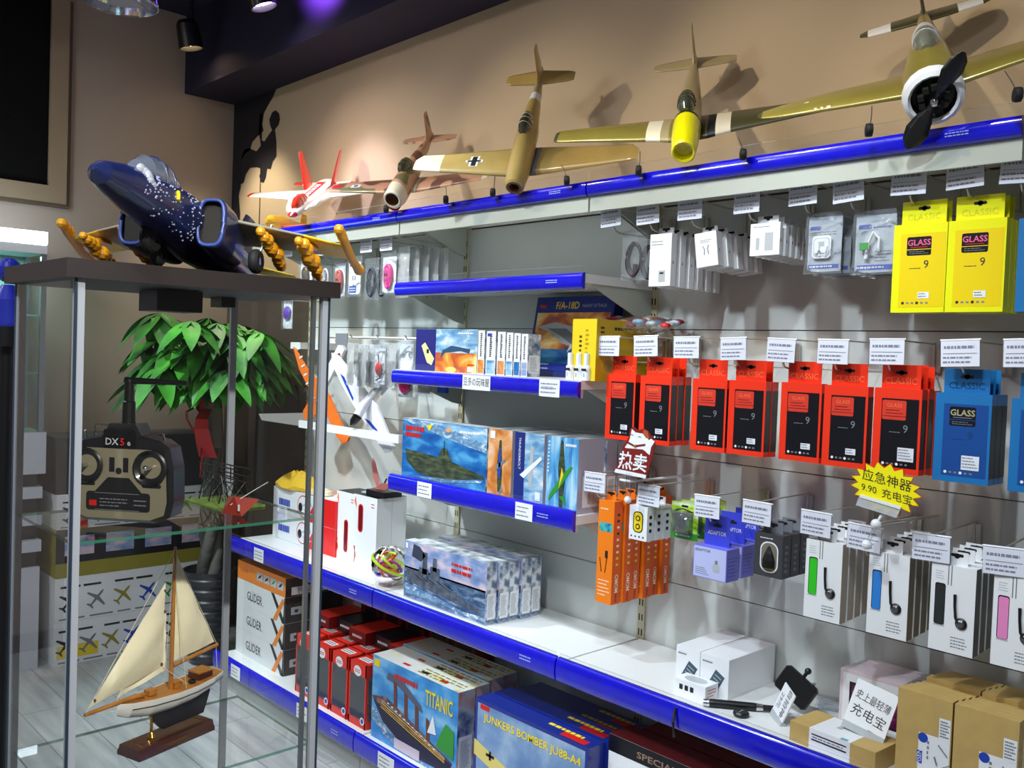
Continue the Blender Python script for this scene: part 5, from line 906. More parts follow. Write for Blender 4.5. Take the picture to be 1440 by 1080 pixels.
# F: white and red twin-fin jet
PW = M('jet_white_paint',(232,228,205),r=.3,coat=.5); PR = M('jet_red_paint',(215,40,25),r=.3,coat=.5)
fF = [(0,.006,.004,0),(.05,.035,.02,.0),(.15,.055,.035,.004),(.3,.07,.04,.006),(.45,.09,.04,.0),(.6,.095,.04,0),(.85,.09,.038,0),(.98,.075,.034,0),(1,.05,.02,0)]
wF = [(0,.1,.72,0,.03),(.07,.14,.66,0,.03),(.105,.26,.53,0,.04),(.15,.48,.3,0,.05),(.4,.6,.17,0,.045),(.48,.63,.14,0,.04),(.51,.65,.1,0,.03)]
tF = [(0,.84,.18,0,.05),(.09,.87,.16,0,.05),(.18,.94,.12,0,.05),(.26,.98,.09,0,.04)]
vF = [(.02,.68,.24,0,.05),(.24,.86,.11,0,.05),(.255,.875,.07,0,.04)]
FJ = airplane('white and red twin-finned jet model, behind the dark blue jet', (-3.47,1.94,2.168), 44, 23, -4, .65, fF, [PR,PW,PW,PW,PW,PW,PW,GRY], wF, [PW,PW,PW,PW,PW,PR], [PW,PW,PW,PW,PR,PR], tF, [PW,PW,PR], (vF,(-.1,.1)), [PR,PR], canopy=(.1,.42,.04,.065,.02,M('red_canopy',(200,50,30),r=.12,coat=1.),PR), extra={})
g = G(); g.box(PR,(-.018,.2,.0),(.018,.55,.0265)); 
for k in range(7): g.cb(WHT,(0,.27+.035*k,.027),(.022,.018,.0012))
g.build('spine_stripe', FJ)
OY = M('orange_tail_paint',(225,95,50),r=.35); YY2 = M('yellow_tail_paint',(235,190,40),r=.35)
t = thing('model_airplane','small orange and yellow airplane at left end of topmost shelf','model airplane',(-4.02,2.12,2.15),R(25),group='model airplanes on the topmost shelf')
g = fus([(0,.03,.03,0),(.1,.09,.1,0),(.4,.1,.12,0),(.8,.05,.07,.02),(1,.01,.02,.03)],[YY2]*4,.32); [setattr(g,'v',[(a,b,c+.07) for a,b,c in g.v])]; g.build('fuselage',t)
for s in (-1,1): g = wing([(0,.25,.3,.15,.1),(.5,.28,.25,.18,.1),(.56,.33,.12,.18,.08)],[OY,OY],.32,s); g.build('wing',t)
g = wing([(.1,.8,.25,0,.08),(.45,.88,.15,0,.08)],[YY2],.32,1,True); g.build('tail_fin',t)
g = G()
for s in (-.05,.05): g.lathe(RUB,[(.0001,-.006),(.014,-.006),(.016,0),(.014,.006),(.0001,.006)],14,c=(s,.1,.016),axis='x'); g.tube(STEEL,[(s,.1,.016),(s*.5,.1,.05)],.002,5)
g.build('landing_gear',t)
# dark blue jet on the cabinet
NV = M('navy_jet_paint',(24,36,84),r=.28,coat=.5,var=.35,vs=7); YW = M('yellow_wing_paint',(225,190,30),r=.4); GWG = M('grey_wing_under',(150,146,130),r=.5); ORF = M('orange_pylon_paint',(238,165,25),r=.35,coat=.3)
posJ = (-1.395,.459,1.873+.0); LJ = .66
fJ = [(0,.006,.006,-.005),(.03,.03,.028,-.004),(.1,.047,.042,.004),(.2,.062,.058,.012),(.32,.072,.068,.018),(.42,.082,.076,.018),(.55,.088,.08,.014),(.7,.075,.062,.004),(.85,.05,.06,.015),(1,.02,.03,.03)]
wJ = [(0,.47,.3,.05,.05),(.09,.49,.27,.05,.05),(.3,.57,.19,.03,.05),(.37,.6,.165,.02,.05),(.4,.625,.14,.02,.05)]
tJ = [(0,.85,.14,.03,.05),(.16,.93,.08,.01,.05)]
vJ = [(.05,.78,.2,0,.06),(.2,.9,.09,0,.06)]
JET = airplane('dark navy blue jet model with yellow wing tips, standing on the glass cabinet', posJ, 42.7, -10.3, -.3, LJ, fJ, [NV]*9, wJ, [GWG,GWG,YW,YW], [GWG,GWG,YW,YW], tJ, [YW], vJ, [NV], name='model_jet', group=None, canopy=(.18,.42,.05,.07,.055,M('blue_canopy',(140,150,170),r=.08,coat=1.,m=.55),NV))
inv = JET.matrix_basis.inverted(); ZJ = lambda y: .014 if y > .25 else .01
for s in (-1,1):
    g = G(); o_ = .016; rings = []
    for y, rx, rz, xx in ((.40,.034,.062,.105),(.405,.04,.068,.105),(.5,.04,.07,.098),(.62,.03,.055,.085)):
        rings.append([((s*xx+rx*(abs(cos(a))**.6)*(1 if cos(a) > 0 else -1))*LJ, y*LJ, (.005+rz*(abs(sin(a))**.6)*(1 if sin(a) > 0 else -1))*LJ) for a in [2*PI*k/24 for k in range(24)]])
    g.loft(NV, rings, False, True, True); o = g.build('air_intake', JET)
    g = G(); g.add([(p[0]*.92+s*.105*LJ*.08, .412*LJ, p[2]*.92) for p in rings[1]], [tuple(range(24))], HOL)
    g.tube(M('intake_rim_blue',(60,80,150),r=.3), [(p[0],p[1]-.001,p[2]) for p in rings[0]]+[tuple(rings[0][0])], .0035, 5); g.build('intake_duct', o)
    for xs in (.2,.31):
        g = G(); q = random.Random(int(xs*100)+s)
        for k in range(11): u = k/10; g.ball(ORF, (s*xs*LJ+q.uniform(-.004,.004), (.52+.2*u)*LJ, (.0-.045*u+.02*(xs < .25))*LJ+q.uniform(-.003,.003)), .0085+.004*sin(PI*u)+q.uniform(-.001,.002), 1, 1.1, 1, 10)
        g.tube(ORF, [(s*xs*LJ,.56*LJ,0),(s*xs*LJ,.66*LJ,.02*LJ)], .006, 6); g.build('wing_pylon', JET)
    g = G(); g.tube(ORF, [(s*.4*LJ,.56*LJ,.045*LJ),(s*.405*LJ,.6*LJ,.035*LJ),(s*.41*LJ,.7*LJ,.0),(s*.412*LJ,.78*LJ,-.01*LJ)], [.006,.009,.008,.009], 8)
    for k in range(3): g.ball(ORF, (s*.402*LJ,(.565+.02*k)*LJ,(.047-.004*k)*LJ), .01, 1,1.2,1,10)
    g.ball(ORF, (s*.412*LJ,.78*LJ,-.008*LJ), .011); g.build('wing_tip_rail', JET)
TZ = 1.752
def jwheel(px, z, sc=1., y=None):
    c = PZ(px[0], px[1], z) if y is None else y; c = Vector(c); a = inv @ c
    w = G(); w.M = inv @ Matrix.Translation(c) @ Matrix.Rotation(R(42), 4, 'Z'); w.lathe(RUB, [(.009*sc,-.009),(.019*sc,-.009),(.023*sc,-.005),(.024*sc,0),(.023*sc,.005),(.019*sc,.009),(.009*sc,.009)], 20, axis='x'); w.lathe(CHROME, [(.0001,-.011),(.004*sc,-.011),(.009*sc,-.008),(.009*sc,.008),(.0001,.008)], 14, axis='x'); w.M = Matrix()
    up = inv @ (c+Vector((.0,.03,.07))); w.tube(STEEL, [tuple(a), tuple(up)], .0025, 6); w.build('landing_gear', JET)
jwheel((214,330), 0, 1.25, (-1.55,.605,1.797)); jwheel((210,357),0,.85,(-1.60,.638,TZ+.02)); jwheel((365,352),0,.95,(-1.552,.80,TZ+.022)); 
g = G(); q = random.Random(4); DOT = M('pale_fleck_paint',(150,155,185),r=.5)
for k in range(150):
    y = .2+.22*q.random(); th = R(q.uniform(-65,50)); s = 1
    if k < 45: th = R(10+30*math.sin(k)); y = .14+.06*q.random()
    rx = .06+.11*max(0,min(1,(y-.12)/.3))*.35+.012*(y > .2); rz = rx*1.02
    r0 = fJ
    for (a,b,c_,d_),(a2,b2,c2,d2) in zip(r0, r0[1:]):
        if a <= y <= a2: u = (y-a)/(a2-a); rx = b+(b2-b)*u; rz = c_+(c2-c_)*u; ZF = d_+(d2-d_)*u
    x, z = rx*LJ*1.004*cos(th), rz*LJ*1.004*sin(th); g.ball(DOT, (x*.992,y*LJ,z*.992+ZF*LJ), .001+.0013*q.random(), n=6)
g.build('star_flecks', JET)
g = G(); g.tube(YELI, [(.0705*LJ*cos(R(a)),(.27+.0005*a)*LJ,(.066*sin(R(a))+.016)*LJ) for a in (2,10,18,26)], .0035, 6); g.build('tail_code_mark', JET)
g = G()
for k in range(9): th = R(56-7*k); g.ball(M('pale_patch_paint',(170,175,185),r=.5), (.053*LJ*cos(th),(.155+.004*k+.008*sin(k))*LJ,(.05*sin(th)+.009)*LJ), .0105*(1-.05*k)+.002, .5, 1.1, .8, 12)
g.build('nose_patch', JET)
# ---------------------------------------------------------------- glass cabinet
CX0,CX1,CY0,CY1 = -1.85,-1.5,.458,.95
CTOP = 1.745; cab = thing('glass_cabinet','tall glass display cabinet with dark top board and aluminium posts, left foreground','display cabinet',((CX0+CX1)/2,(CY0+CY1)/2,0))
ox, oy = (CX0+CX1)/2, (CY0+CY1)/2; hx, hy = (CX1-CX0)/2, (CY1-CY0)/2
G().box(M('dark_espresso_board',(34,27,27),r=.45),(-hx,-hy,CTOP-.03),(hx,hy,CTOP)).build('top_board',cab)
G().box(M('dark_espresso_board'),(-hx,-hy,.02),(hx,hy,.12)).build('base_board',cab)
CG = GLASS('cabinet_glass',(250,252,251),.22,.01); GEDGE = M('green_glass_edge',(60,135,110),r=.15,coat=.6,alpha=.75)
for sx in (-1,1):
    for sy in (-1,1):
        g = G(); pw_ = .004 if sx < 0 < sy else .007; x, y = sx*(hx-.018), sy*(hy-.024)-(.03 if sx < 0 < sy else 0); g.box(M('post_satin',(158,163,172),r=.4,m=.15),(x-pw_,y-.007,.12),(x+pw_,y+.007,CTOP-.03)); g.box(M('dark_gasket',(30,45,60),r=.4),(x+.0065*sx-.002,y+.0065*sy-.002,.12),(x+.0065*sx+.002,y+.0065*sy+.002,CTOP-.03)); g.build('corner_post',cab)
for nm,a,c in (('front_pane',(-hx+.03,-hy+.015,.12),(hx-.03,-hy+.019,CTOP-.03)),('side_pane',(hx-.019,-hy+.03,.12),(hx-.015,hy-.03,CTOP-.03)),('back_pane',(-hx+.03,hy-.019,.12),(hx-.03,hy-.015,CTOP-.03)),('side_pane',(-hx+.015,-hy+.03,.12),(-hx+.019,hy-.03,CTOP-.03))):
    # single-surface sheets keep the panes crisp
    g = G(); x0,y0_,z0 = a; x1,y1_,z1 = c
    if abs(x1-x0) < .01: g.add([(x0,y0_,z0),(x0,y1_,z0),(x0,y1_,z1),(x0,y0_,z1)],[(0,1,2,3)],CG)
    else: g.add([(x0,y0_,z0),(x1,y0_,z0),(x1,y0_,z1),(x0,y0_,z1)],[(0,1,2,3)],CG)
    g.build(nm,cab)
g = G(); g.box(STEEL,(hx-.02,hy-.052,.12),(hx-.013,hy-.044,CTOP-.03)); g.build('door_edge_rail',cab)
SHZ = (.853,1.294)
for z in SHZ:
    g = G(); a = .024; g.add([(-hx+a,-hy+a,z),(hx-a,-hy+a,z),(hx-a,hy-a,z),(-hx+a,hy-a,z)],[(0,1,2,3)],CG); t_ = .0035
    for p0,p1 in (((-hx+a,-hy+a),(hx-a,-hy+a)),((hx-a,-hy+a),(hx-a,hy-a)),((hx-a,hy-a),(-hx+a,hy-a)),((-hx+a,hy-a),(-hx+a,-hy+a))): g.add([(*p0,z-.005),(*p1,z-.005),(*p1,z+.0005),(*p0,z+.0005)],[(0,1,2,3)],GEDGE)
    g.build('glass_shelf',cab)
g = G(); g.cb(BLK,(.0,-.01,CTOP-.05),(.085,.085,.038)); g.lathe(M('dull_lamp_glass',(140,145,150),r=.3),[(.0001,CTOP-.0695),(.022,CTOP-.0695)],18,c=(0,-.01,0)); g.build('lamp_housing',cab)
g = G(); g.cb(BLK,(-.1,.14,CTOP-.04),(.05,.03,.02)); g.build('hinge',cab)
# transmitter on the glass shelf
TXM = M('transmitter_grey',(150,142,118),r=.35,coat=.3,m=.3); TXD = M('transmitter_dark',(26,26,30),r=.35,coat=.3)
p = PZ(178,730,1.2945); tdir = math.atan2(-p.x,p.y) ; tx = thing('radio_transmitter','grey and black radio control transmitter standing on the cabinet glass shelf','radio transmitter',(p.x,p.y,1.2945),R(41))
S = .2; 
def outline(k=1., dy=0): 
    P = [(-.34,.0),(.34,.0),(.47,.06),(.5,.2),(.49,.5),(.45,.68),(.36,.74),(.18,.78),(.12,.88),(-.12,.88),(-.18,.78),(-.36,.74),(-.45,.68),(-.49,.5),(-.5,.2),(-.47,.06)]
    return [(x*S*k, dy, (.44+(z-.44)*k)*S) for x,z in P]
g = G(); g.loft(TXD,[outline(.94,-.03),outline(1,-.022),outline(1,.02),outline(.9,.035)],True,True,False)
g.build('case',tx)
def onface(g,y=-.0305): g.M = Matrix(((S,0,0,0),(0,0,-1,y),(0,S,0,0),(0,0,0,1))); return g
g = onface(G()); g.poly(TXM,[(-.3,.03),(.3,.03),(.43,.08),(.455,.2),(.44,.48),(.4,.6),(.3,.66),(-.3,.66),(-.4,.6),(-.44,.48),(-.455,.2),(-.43,.08)],1)
g.rrect(TXD,-.3,.1,.3,.27,.03,2); g.poly(TXD,[(-.22,.27),(.22,.27),(.1,.4),(-.1,.4)],2); g.rect(REDI,-.27,.14,-.2,.19,3); g.lines(GRY,-.17,.13,.1,.22,3,.3,3); g.lines(GRY,.15,.14,.27,.22,2,.3,3); g.rect(GRY,-.22,.255,.2,.26,3); g.rect(GRY,-.22,.105,.2,.11,3); g.rrect(TXD,-.4,.32,-.22,.355,.015,2); g.rrect(TXD,.22,.32,.4,.355,.015,2)
g.rect(TXD,-.09,.45,-.04,.58,2); g.rect(TXD,.04,.45,.09,.58,2); g.disc(TXD,0,.46,.03,2); g.rrect(BLK,-.15,.66,.15,.83,.02,2); g.txt(SHD,'DX',-.06,.72,.085,12,bold=True); g.txt(REDI,'5',.04,.72,.09,12,bold=True); g.txt(SHD,'e',.1,.715,.07,12,bold=True); g.build('faceplate',tx)
for s in (-1,1):
    g = G(); c = (s*.3*S,-.031,.5*S); g.lathe(TXD,[(.15*S,.002),(.16*S,-.004),(.145*S,-.006),(.12*S,-.002),(.05*S,.004),(.0001,.005)],24,c=c,axis='y'); st = g.build('stick_gimbal',tx)
    g = G(); g.tube(CHROME,[(c[0],-.03,c[2]),(c[0]+.001,-.052,c[2]+.002)],[.003,.004],10); g.ball(CHROME,(c[0]+.001,-.053,c[2]+.002),.005); g.build('stick',st)
g = G(); g.tube(BLK,[(0,0,.86*S),(0,0,1.07*S),(0,0,1.08*S),(0,0,1.24*S)],[.012,.011,.009,.0085],12); g.ball(BLK,(0,0,1.25*S),.0085); g.tube(BLK,[(-.008,0,1.265*S),(.11,.0,1.262*S)],[.0065,.0045],10); g.build('antenna',tx)
g = G()
for x in (-.38,.36): g.tube(CHROME,[(x*S,-.005,.72*S),(x*S,-.012,.8*S)],.002,6)
g.tube(CHROME,[(-.38*S,.02,.72*S),(-.38*S,.02,.84*S),(-.1*S,.025,.84*S)],.0022,6); g.build('toggle_switch',tx)
# sailing boat
PW_ = M('boat_white_paint',(235,232,225),r=.35,coat=.4); DKH = M('dark_keel_paint',(30,28,32),r=.4); TEAK = M('varnished_wood',(190,125,50),r=.35,coat=.5,var=.25,vs=40,stretch=(6,1,1)); MAHO = M('mahogany_base',(70,32,26),r=.3,coat=.7,var=.2,vs=25); SAIL = M('cream_sailcloth',(244,234,200),r=.8,var=.04,vs=20,bump=.2,bs=30); BRASS = M('brass',(215,170,70),r=.2,m=1.); ROPE = M('cream_rope',(225,215,190),r=.8); SAIL2 = SAIL
BOATS = .76
bt_ = thing('model_sailboat','white-hulled wooden model sailboat with cream sails inside the glass cabinet','model boat',(-1.69,.715,SHZ[0]+.0006),R(17))
g = G(); 
def bring(z,k): return [(sx*(.028*k),sy*(.125-.028*(1-k)),z) if 0 else (sx*.03*k,sy*(.115)*(.97+.03*k),z) for sx,sy in ((-1,-1),(1,-1),(1,1),(-1,1))]
g.loft(MAHO,[bring(0,1.1),bring(.007,1.1),bring(.012,.98),bring(.02,.9)],True,True,False); g.add([(-.022,-.09,.0204),(.022,-.09,.0204),(.022,.09,.0204),(-.022,.09,.0204)],[(0,1,2,3)],MAHO); 
for a,b_ in (((-.021,-.095),(.021,-.095)),((.021,-.095),(.021,.095)),((.021,.095),(-.021,.095)),((-.021,.095),(-.021,-.095))): g.tube(BRASS,[(*a,.0203),(*b_,.0203)],.0006,4)
g.build('stand_base',bt_)
g = G(); g.lathe(BRASS,[(.009,.02),(.009,.023),(.006,.028),(.0035,.032),(.0035,.062)],14,c=(0,-.05,0)); g.build('brass_post',bt_)
HZ = .075
def hring(y, w, zb, zt): return [(w*sx,y,z) for sx,z in ((-1,zt),(-.98,zt-.01),(-.8,zb+.012),(-.35,zb+.002),(0,zb),(.35,zb+.002),(.8,zb+.012),(.98,zt-.01),(1,zt))]
hst = [(-.15,.001,HZ+.012,HZ+.034),(-.12,.014,HZ+.001,HZ+.031),(-.07,.027,HZ-.008,HZ+.029),(0,.034,HZ-.01,HZ+.0275),(.06,.034,HZ-.008,HZ+.028),(.12,.027,HZ+.0,HZ+.03),(.155,.019,HZ+.012,HZ+.033)]
g.__init__(); g.loft(PW_,[hring(*a) for a in hst],True,False,True); g.tube(INK,[(s_[1]*.985+.0006,s_[0],s_[3]-.012) for s_ in hst[1:]],.0008,4); g.build('hull',bt_)
g = G(); g.loft(DKH,[[(x,y,z) for x,y in ((-w,y0),(w,y0),(w*.6,y1),(-w*.6,y1))] for w,y0,y1,z in ((.007,-.06,.13,HZ-.002),(.006,-.045,.12,.05),(.005,-.02,.11,.03))],True,True,False); g.build('keel',bt_)
g = G(); L_ = [(-s_[1]*.96,s_[0],s_[3]-.001) for s_ in hst]; R_ = [(s_[1]*.96,s_[0],s_[3]-.001) for s_ in hst]
for i in range(len(hst)-1): g.add([L_[i],R_[i],R_[i+1],L_[i+1]],[(0,1,2,3)],TEAK)
g.build('deck',bt_)
for cc,dd,lid in (((0,.1,HZ+.036),(.032,.045,.014),1),((0,.02,HZ+.032),(.02,.024,.01),0),((0,-.055,HZ+.034),(.016,.022,.008),0)):
    g = G(); g.cb(TEAK if not lid else MAHO,cc,dd); g.cb(TEAK,(cc[0],cc[1],cc[2]+dd[2]/2),(dd[0]*1.08,dd[1]*1.05,.003)); g.build('cabin',bt_)
g = G(); g.lathe(RUB,[(.006,HZ+.028),(.009,HZ+.03),(.009,HZ+.033),(.006,HZ+.034)],12,c=(.012,.06,0)); g.build('life_ring',bt_)
MZ = HZ+.30; mx_,my_ = 0,.005
g = G(); g.tube(TEAK,[(0,my_,HZ+.02),(0,my_+.002,HZ+.15),(0,my_+.004,MZ)],[.0052,.0048,.003],8); g.build('mast',bt_)
g = G(); g.tube(TEAK,[(0,my_+.006,HZ+.07),(0,.155,HZ+.083)],[.0042,.0036],8); g.build('boom',bt_)
g = G(); g.tube(TEAK,[(0,-.075,HZ+.033),(0,-.1,HZ+.036),(0,-.235,HZ+.035)],[.005,.005,.0035],8); g.build('bowsprit',bt_)
def sail(a,b,c,bel,nm='sail'):
    a,b,c = map(Vector,(a,b,c)); g = G(); N = 10; idx = {}; vs = []; fs = []
    for i in range(N+1):
        for j in range(N+1-i):
            u, v = i/N, j/N; w = 1-u-v; p = a*w+b*u+c*v; p.x += bel*27*u*v*w+.0012*sin(18*v+9*u); idx[i,j] = len(vs); vs.append(tuple(p))
    for i in range(N):
        for j in range(N-i):
            fs.append((idx[i,j],idx[i+1,j],idx[i,j+1]))
            if j < N-i-1: fs.append((idx[i+1,j],idx[i+1,j+1],idx[i,j+1]))
    g.add(vs,fs,SAIL2,True); g.tube(ROPE,[tuple(a),tuple(b)],.0006,4); g.build(nm,bt_)
sail((0,.014,MZ-.02),(0,.012,HZ+.078),(0,.145,HZ+.09),.012)
sail((0,-.018,HZ+.235),(0,-.225,HZ+.045),(0,-.02,HZ+.075),.014)
sail((0,-.014,HZ+.18),(0,-.15,HZ+.045),(-.0,-.012,HZ+.066),-.01)
g = G()
for a,b_ in (((0,my_,MZ-.01),(0,-.233,HZ+.037)),((0,my_,MZ-.03),(0,-.15,HZ+.04)),((0,my_,MZ-.02),(.032,.02,HZ+.03)),((0,my_,MZ-.02),(-.032,.02,HZ+.03)),((0,my_,MZ-.005),(0,.152,HZ+.085)),((0,-.233,HZ+.034),(0,-.14,HZ+.02)),((0,.15,HZ+.083),(.005,.15,HZ+.035)),((0,-.02,HZ+.074),(.025,.03,HZ+.035))): g.tube(ROPE,[a,b_],.0007,4)
for y,z in ((-.02,HZ+.22),(-.018,HZ+.18),(-.21,HZ+.055),(-.024,HZ+.08)): g.ball(M('wood_block',(90,60,30),r=.5),(0,y,z),.0035,n=8)
g.build('rigging',bt_)
bt_.scale = (.95,.76,1.0)
# small things on the glass shelf
tr = thing('model_trestle','black model trestle bridge on a green base inside the cabinet','model bridge',(-1.74,.84,SHZ[1]+.0006),R(4)); g = G()
g.box(M('green_flock_board',(120,150,60),r=.9,var=.4,vs=60),(-.075,-.05,0),(.075,.05,.004)); g.build('base_board',tr); g = G()
for x in (-.06,-.02,.02,.06):
    for y in (-.012,.012): g.tube(BLK,[(x,y*1.8,.004),(x,y,.05)],.0016,4)
    g.tube(BLK,[(x,-.02,.012),(x,.012,.05)],.001,4); g.tube(BLK,[(x,.02,.012),(x,-.012,.05)],.001,4)
for y in (-.014,.014):
    for z in (.05,.062,.078): g.tube(BLK,[(-.075,y,z),(.075,y,z)],.0014,4)
    for k in range(7): g.tube(BLK,[(-.075+.025*k,y,.05),(-.075+.025*k,y,.078)],.001,4)
    for k in range(3): g.tube(BLK,[(-.06+.04*k,y,.01),(-.02+.04*k,y,.05)],.001,4)
g.build('truss',tr)
kt = thing('red_paper_kite','small folded red kite with thin whisker wires on the glass shelf','toy',(-1.62,.80,SHZ[1]+.0006),R(20)); g = G(); RK = M('brick_red_film',(150,45,30),r=.4)
g.add([(-.028,0,.0),(.028,-.004,.0),(0,.004,.035),(-.028,0,.0),(-.03,.02,.03)],[(0,1,2),(0,2,4)],RK); g.add([(.0,.004,.035),(.028,-.004,0),(.04,.03,.03)],[(0,1,2)],RK); g.cb(WHT,(.022,-.006,.016),(.004,.001,.012)); g.build('body',kt)
g = G(); g.tube(WHT,[(-.005,0,.018),(.03,.02,.045),(.06,.03,.065)],.0008,4); g.tube(GRY,[(-.02,0,.02),(-.035,.01,.05),(-.05,.02,.068)],.0008,4); g.build('whisker_wires',kt)
# ---------------------------------------------------------------- foam gliders in the left bay
FO = M('foam_white',(232,234,240),r=.6); FOO = M('foam_orange',(240,120,35),r=.55)
def bar(px,y,label,n='gondola_rail'): pass
gr = thing('foam_glider_white','white foam glider with black nose and blue markings, hung diagonally in left bay','toy glider',(0,0,0)); 
def fp(g, mat, pxs, y, th=.008):
    pts = [PY(a,b,y) for a,b in pxs]; n = len(pts); g.add([(p.x,y,p.z) for p in pts]+[(p.x,y+th,p.z) for p in pts],[tuple(range(n)),tuple(range(n,2*n))[::-1]]+[(i,i+n,(i+1)%n+n,(i+1)%n) for i in range(n)],mat)
YG = 2.15
g = G(); fp(g,FO,[(466,496),(475,500),(497,528),(530,572),(553,628),(551,634),(541,637),(527,616),(497,570),(480,540),(467,512)],YG,.01); fp(g,BLU,[(478,525),(484,530),(497,560),(496,564),(486,543)],YG-.0006,.0006); fp(g,BLU,[(512,588),(520,592),(530,604),(531,607),(524,603)],YG-.0006,.0006); g.build('wing',gr)
a = PY(494,597,2.09); b_ = PY(503,585,2.10); c = PY(512,570,2.13); d = PY(528,550,2.17); e = PY(540,538,2.22)
g = G(); g.tube(FO,[tuple(b_),tuple(c),tuple(d),tuple(e)],[.019,.019,.014,.008],12); g.build('fuselage',gr)
g = G(); g.tube(BLK,[tuple(a+(a-b_)*.05),tuple(a+(b_-a)*.3),tuple(b_)],[.006,.016,.0195],12); g.build('nose_cone',gr)
g = G(); fp(g,FO,[(530,545),(548,530),(552,537),(536,556)],2.2,.006); g.build('tailplane',gr)
go = thing('foam_glider_orange','orange and white foam glider standing diagonally behind cabinet post, left bay','toy glider',(0,0,0))
g = G(); fp(g,FOO,[(412,488),(418,497),(432,520),(448,538),(462,556),(480,598),(490,615),(488,621),(481,624),(474,615),(455,575),(437,552),(421,520)],2.2,.01); g.M = Matrix(((1,0,.0,PY(425,520,2.2).x),(0,0,-1,2.1992),(0,1,0,PY(425,520,2.2).z),(0,0,0,1))); [g.poly(WHT,[(-.05+.022*k,.09-.04*k),(-.02+.022*k,.1-.04*k),(-.022+.022*k,.108-.04*k),(-.052+.022*k,.098-.04*k)],1) for k in range(5)]; g.M = Matrix(); g.build('wing',go)
g = G(); fp(g,FO,[(470,496),(478,480),(484,492),(460,540),(446,565),(430,588),(428,580),(440,555)],2.22,.014); fp(g,M('dark_red_star',(130,30,30)),[(474,498),(478,496),(479,502),(475,504)],2.2195,.0005); g.build('fuselage',go)
g = G(); fp(g,FOO,[(470,478),(483,478),(484,492),(478,492)],2.23,.006); g.build('tail_fin',go)
g = G(); fp(g,FOO,[(433,566),(442,560),(446,580),(436,592),(427,588),(426,578)],2.2,.006); g.build('tailplane',go)
for nm,pa,pb,lab in (('rail_bar',(420,592),(566,622),'white metal rail across the left bay in front of the gliders'),):
    y = 2.1; a = PY(*pa,y); b_ = PY(*pb,y); g = G(); z = (a.z+b_.z)/2; g.box(WHT,(a.x,y,z-.018),(-2.87,y+.012,z+.014)); o = g.build(nm); tag(o,lab,'rail')
    for x in (-4.03,-2.88): G().loft(WHT,[[(xx,y+.012,z+.014),(xx,2.39,z+.014),(xx,2.39,z-.06),(xx,y+.03,z-.018)] for xx in (x,x+.003)],True,True,False).build('bracket',o)
y = 2.3; p = PY(424,485,y); tag(G().box(WHT,(-4.04,2.28,p.z-.02),(-3.7,2.395,p.z+.012)).build('shelf_bracket_bar'),'short white bracket bar at top left of the orange glider','bracket')
# ---------------------------------------------------------------- potted tree
POT = M('black_ribbed_plastic',(38,38,44),r=.4,coat=.2); BARK = M('grey_bark',(120,112,98),r=.9,var=.4,vs=12,bump=.6,bs=25,stretch=(1,1,.3)); BARK2 = M('braided_bark',(92,92,84),r=.8,var=.4,vs=14,bump=.5,bs=25,stretch=(1,1,.3))
LEAF = M('tree_leaf_green',(62,150,36),r=.5,coat=.0,rgb2=(28,92,26),vs=5)
tr = thing('potted_money_tree','braided money tree with drooping palmate leaves in a ribbed black pot','potted tree',(-4.38,2.05,0))
g = G(); pr = [(.0001,.002),(.085,.002)]
for k in range(8): z = .02+.055*k; pr += [(.092+.004*k,z),(.098+.004*k,z+.008),(.098+.004*k,z+.03),(.09+.004*k,z+.04)]
pr += [(.132,.475),(.125,.475),(.12,.44),(.0001,.43)]; g.lathe(POT,pr,28); g.build('pot',tr)
g = G()
for s in range(3): g.tube(BARK2,[(.035*cos(2*PI*s/3+k*.55)*(1-.03*k),.035*sin(2*PI*s/3+k*.55)*(1-.03*k),.42+.075*k) for k in range(11)],[.034-.001*k for k in range(11)],10)
g.build('braided_trunk',tr)
g = G(); g.tube(BARK,[(.0,0,1.1),(.02,-.02,1.3),(.03,-.02,1.5),(.03,0,1.62)],[.055,.05,.042,.03],12); g.build('trunk',tr)
q = random.Random(12)
def leaflet(g, o, d, up, Ln, W):
    side = d.cross(up).normalized(); up2 = side.cross(d).normalized(); vs = []; n = 7; fs = []
    for i in range(n+1):
        u = i/n; w = W*sin(PI*u**.8)**.8 if 0 < u < 1 else .001; c = o+d*Ln*u+Vector((0,0,-1))*Ln*.38*u*u
        vs += [tuple(c-side*w-up2*w*.0+Vector((0,0,.12*w))), tuple(c-Vector((0,0,.16*w))), tuple(c+side*w+Vector((0,0,.12*w)))]
    for i in range(n): a = 3*i; fs += [(a,a+1,a+4,a+3),(a+1,a+2,a+5,a+4)]
    g.add(vs, fs, LEAF, True)
g = G(); gs = G()
anch = []
for k in range(84):
    th = q.random()*2*PI; ph = q.uniform(-.35,1.25); rr = q.uniform(.2,.36)*(1 if k % 3 else 1.1)
    anch.append(Vector((rr*cos(th)*cos(ph)*1.15, rr*sin(th)*cos(ph)*.75, 1.52+.22*sin(ph)+q.uniform(-.05,.03))))
anch += [Vector((-.02,-.28,1.76)),Vector((.27,-.25,1.72)),Vector((-.3,-.2,1.62)),Vector((.1,-.32,1.5)),Vector((-.1,-.3,1.45)),Vector((.34,-.1,1.5))]
